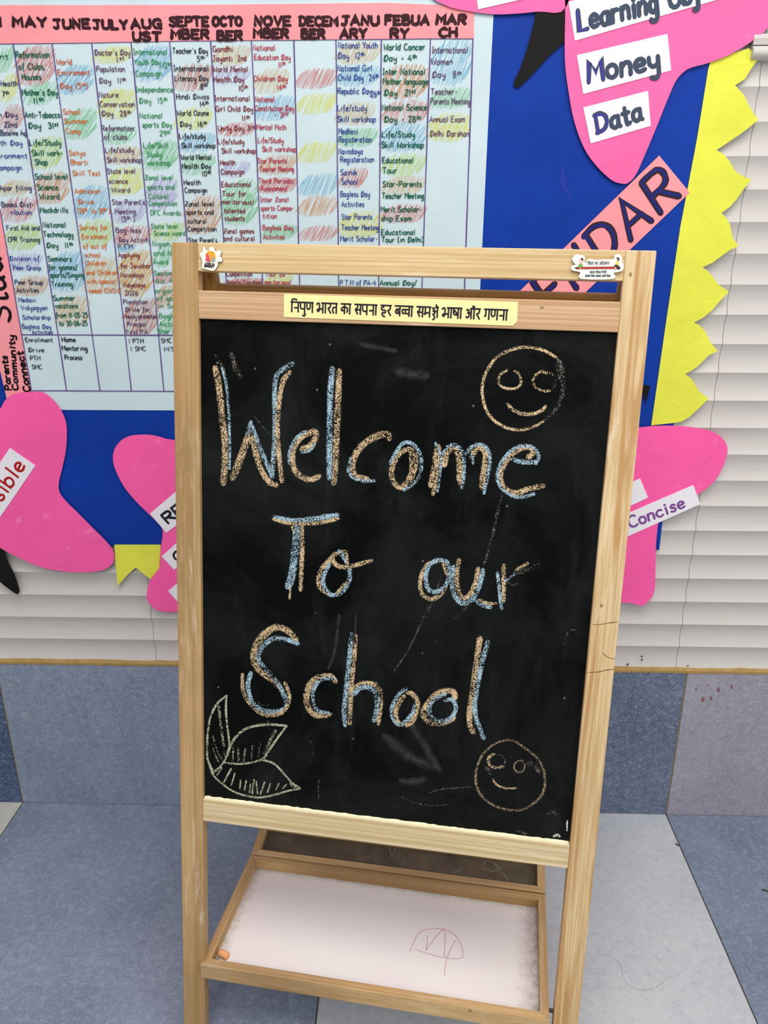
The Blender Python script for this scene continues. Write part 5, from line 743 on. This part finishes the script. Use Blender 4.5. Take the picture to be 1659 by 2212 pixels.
rim = [(i, 0) for i in range(nx)] + [(nx, j) for j in range(ny)] + [(i, ny) for i in range(nx, 0, -1)] + [(0, j) for j in range(ny, 0, -1)]
for (a, b), (c_, d_2) in zip(rim, rim[1:]+rim[:1]): bm.faces.new((gr[1][a][b], gr[1][c_][d_2], gr[0][c_][d_2], gr[0][a][b]))
for s in DOODLE:
    o3 = Vector(s[0]); q = [((Vector(p)-o3).dot(TX), (Vector(p)-o3).dot(TYv)) for p in s]
    ribbon(bm, cr(q, 4), .0010, lambda a, b: o3 + TX*a + TYv*b + TZ*.0003, 1, False)
link('tray_base', bm, [M['tray_panel'], M['red_pencil']], tray)['label'] = 'white painted base with a faint red pencil doodle'
# second, tilted compartment behind the tray
R0, R1 = [Vector(p) for p in REAR]
ry = ((R0-D)+(R1-C)).normalized(); rx = (C-D).normalized(); rz = rx.cross(ry).normalized(); RL = (C-D).length; RDp = .078
back = bpy.data.objects.new('rear_tray', None); COL.objects.link(back); back.parent = easel; back.location = D - foot; back['label'] = 'tilted brown-backed panel behind the white tray'
O = D + ry*.0008
bar('tray_rail', O, rx, ry, rz, 0, RL, 0, .0125, -.024, 0, M['wood_tray'], back, 'x', (0, .0155))
bar('tray_rail', O, rx, ry, rz, 0, RL, RDp-.0125, RDp, -.024, 0, M['wood_tray'], back, 'x', (.0155, 0))
bar('tray_rail', O, rx, ry, rz, 0, .0155, 0, RDp, -.024, 0, M['wood_tray'], back, 'y', (0, .0125))
bar('tray_rail', O, rx, ry, rz, RL-.0155, RL, 0, RDp, -.024, 0, M['wood_tray'], back, 'y', (.0125, 0))
bm = bmesh.new(); P = lambda x, y, z: O + rx*x + ry*y + rz*z
quadbox(bm, [P(a, b, z) for z in (-.019, -.0135) for a, b in ((.013, .010), (RL-.013, .010), (RL-.013, RDp-.010), (.013, RDp-.010))])
for s in SCRIB:
    o3 = Vector(s[0]); q = [((Vector(p)-o3).dot(rx), (Vector(p)-o3).dot(ry)) for p in s]
    ribbon(bm, cr(q, 4), .0014, lambda a, b: o3 + rx*a + ry*b + rz*.0004, 1, False)
link('panel', bm, [M['brown_panel'], M['faint']], back)
# pins that hold the tray to the uprights
for side in (0, 1):
    p = A + TYv*.022 - TZ*.004 + (TX*(TL-.002) if side else TX*.002); d = TX if side else -TX
    L = .013 if side else .008
    bm = bmesh.new(); bmesh.ops.create_cone(bm, cap_ends=True, segments=14, radius1=.0032, radius2=.0032, depth=L+.004, matrix=Matrix.Translation(p + d*(L/2)) @ d.to_track_quat('Z', 'Y').to_matrix().to_4x4())
    link('pivot_pin', bm, M['metal'], easel)
# chalk stub and crumb lying in the tray
a, b = [Vector(p) for p in STUB]; d = (b-a); ln = d.length; d.normalize(); zz = A + TZ*-.0195
def on_tray(p, r): return p - TZ*((p-zz).dot(TZ) - r)
a, b = on_tray(a, .0066), on_tray(b, .0066); d = (b-a).normalized(); ln = (b-a).length; side = d.cross(TZ).normalized(); upv = side.cross(d)
stub = root('chalk_stub', (a+b)/2 - TZ*.0066, 'orange chalk stub in the near left corner of the white tray', 'chalk')
bm = bmesh.new(); rings = []
for t_, r in ((0, .0040), (.04, .0058), (.1, .0063), (.5, .0064), (.86, .0066), (.95, .0062), (1, .0046)):
    rings.append([bm.verts.new(a + d*(ln*t_) + (side*math.cos(k*math.pi/9) + upv*math.sin(k*math.pi/9))*r*random.uniform(.97, 1.02)) for k in range(18)])
for r0, r1 in zip(rings, rings[1:]):
    for k in range(18): bm.faces.new((r0[k], r0[(k+1) % 18], r1[(k+1) % 18], r1[k]))
bm.faces.new(list(reversed(rings[0]))); bm.faces.new(rings[-1])
bmesh.ops.recalc_face_normals(bm, faces=bm.faces); link('chalk_stick', bm, M['stub'], stub, True)
cpos = on_tray(Vector(CRUMB), .0033)
bm = bmesh.new(); bmesh.ops.create_icosphere(bm, subdivisions=2, radius=.0046, matrix=Matrix.Translation(cpos))
for v in bm.verts: v.co = cpos + (v.co-cpos)*random.uniform(.75, 1.1); v.co.z = max(v.co.z, (zz + TX*0).z - 1)
for v in bm.verts:
    h = (v.co-zz).dot(TZ)
    if h < .0002: v.co += TZ*(.0002-h)
cb = link('chalk_crumb', bm, M['crumb']); tag(cb, 'small grey crumb beside the orange chalk stub', 'crumb')

# small litter on the floor
def litter(name, pts, r, mat, label, cat):
    bm = bmesh.new(); P = cr([tuple(p) for p in pts], 6); rings = []
    for i, p in enumerate(P):
        a = P[max(i-1, 0)]; b = P[min(i+1, len(P)-1)]; d = Vector((b[0]-a[0], b[1]-a[1], 0)).normalized(); sd = Vector((-d.y, d.x, 0))
        rr = r*(1 if 0 < i < len(P)-1 else .4)
        rings.append([bm.verts.new(Vector((p[0], p[1], r+.0002)) + sd*math.cos(k*math.pi/3)*rr + Vector((0, 0, 1))*math.sin(k*math.pi/3)*rr) for k in range(6)])
    for a, b in zip(rings, rings[1:]):
        for k in range(6): bm.faces.new((a[k], a[(k+1) % 6], b[(k+1) % 6], b[k]))
    bm.faces.new(list(reversed(rings[0]))); bm.faces.new(rings[-1]); bmesh.ops.recalc_face_normals(bm, faces=bm.faces)
    tag(link(name, bm, mat), label, cat)
litter('hair_strand', HAIR, .00016, M['hair'], 'thin curling hair lying on the light grey floor tile', 'hair')
litter('dry_twig', BITS[0], .0014, M['twig'], 'tiny dark bit of twig by the joint of the light grey floor tile', 'litter')
litter('dry_leaf_bit', BITS[1], .0016, M['twig'], 'tiny brown leaf bit on the dark floor tile at the right edge', 'litter')
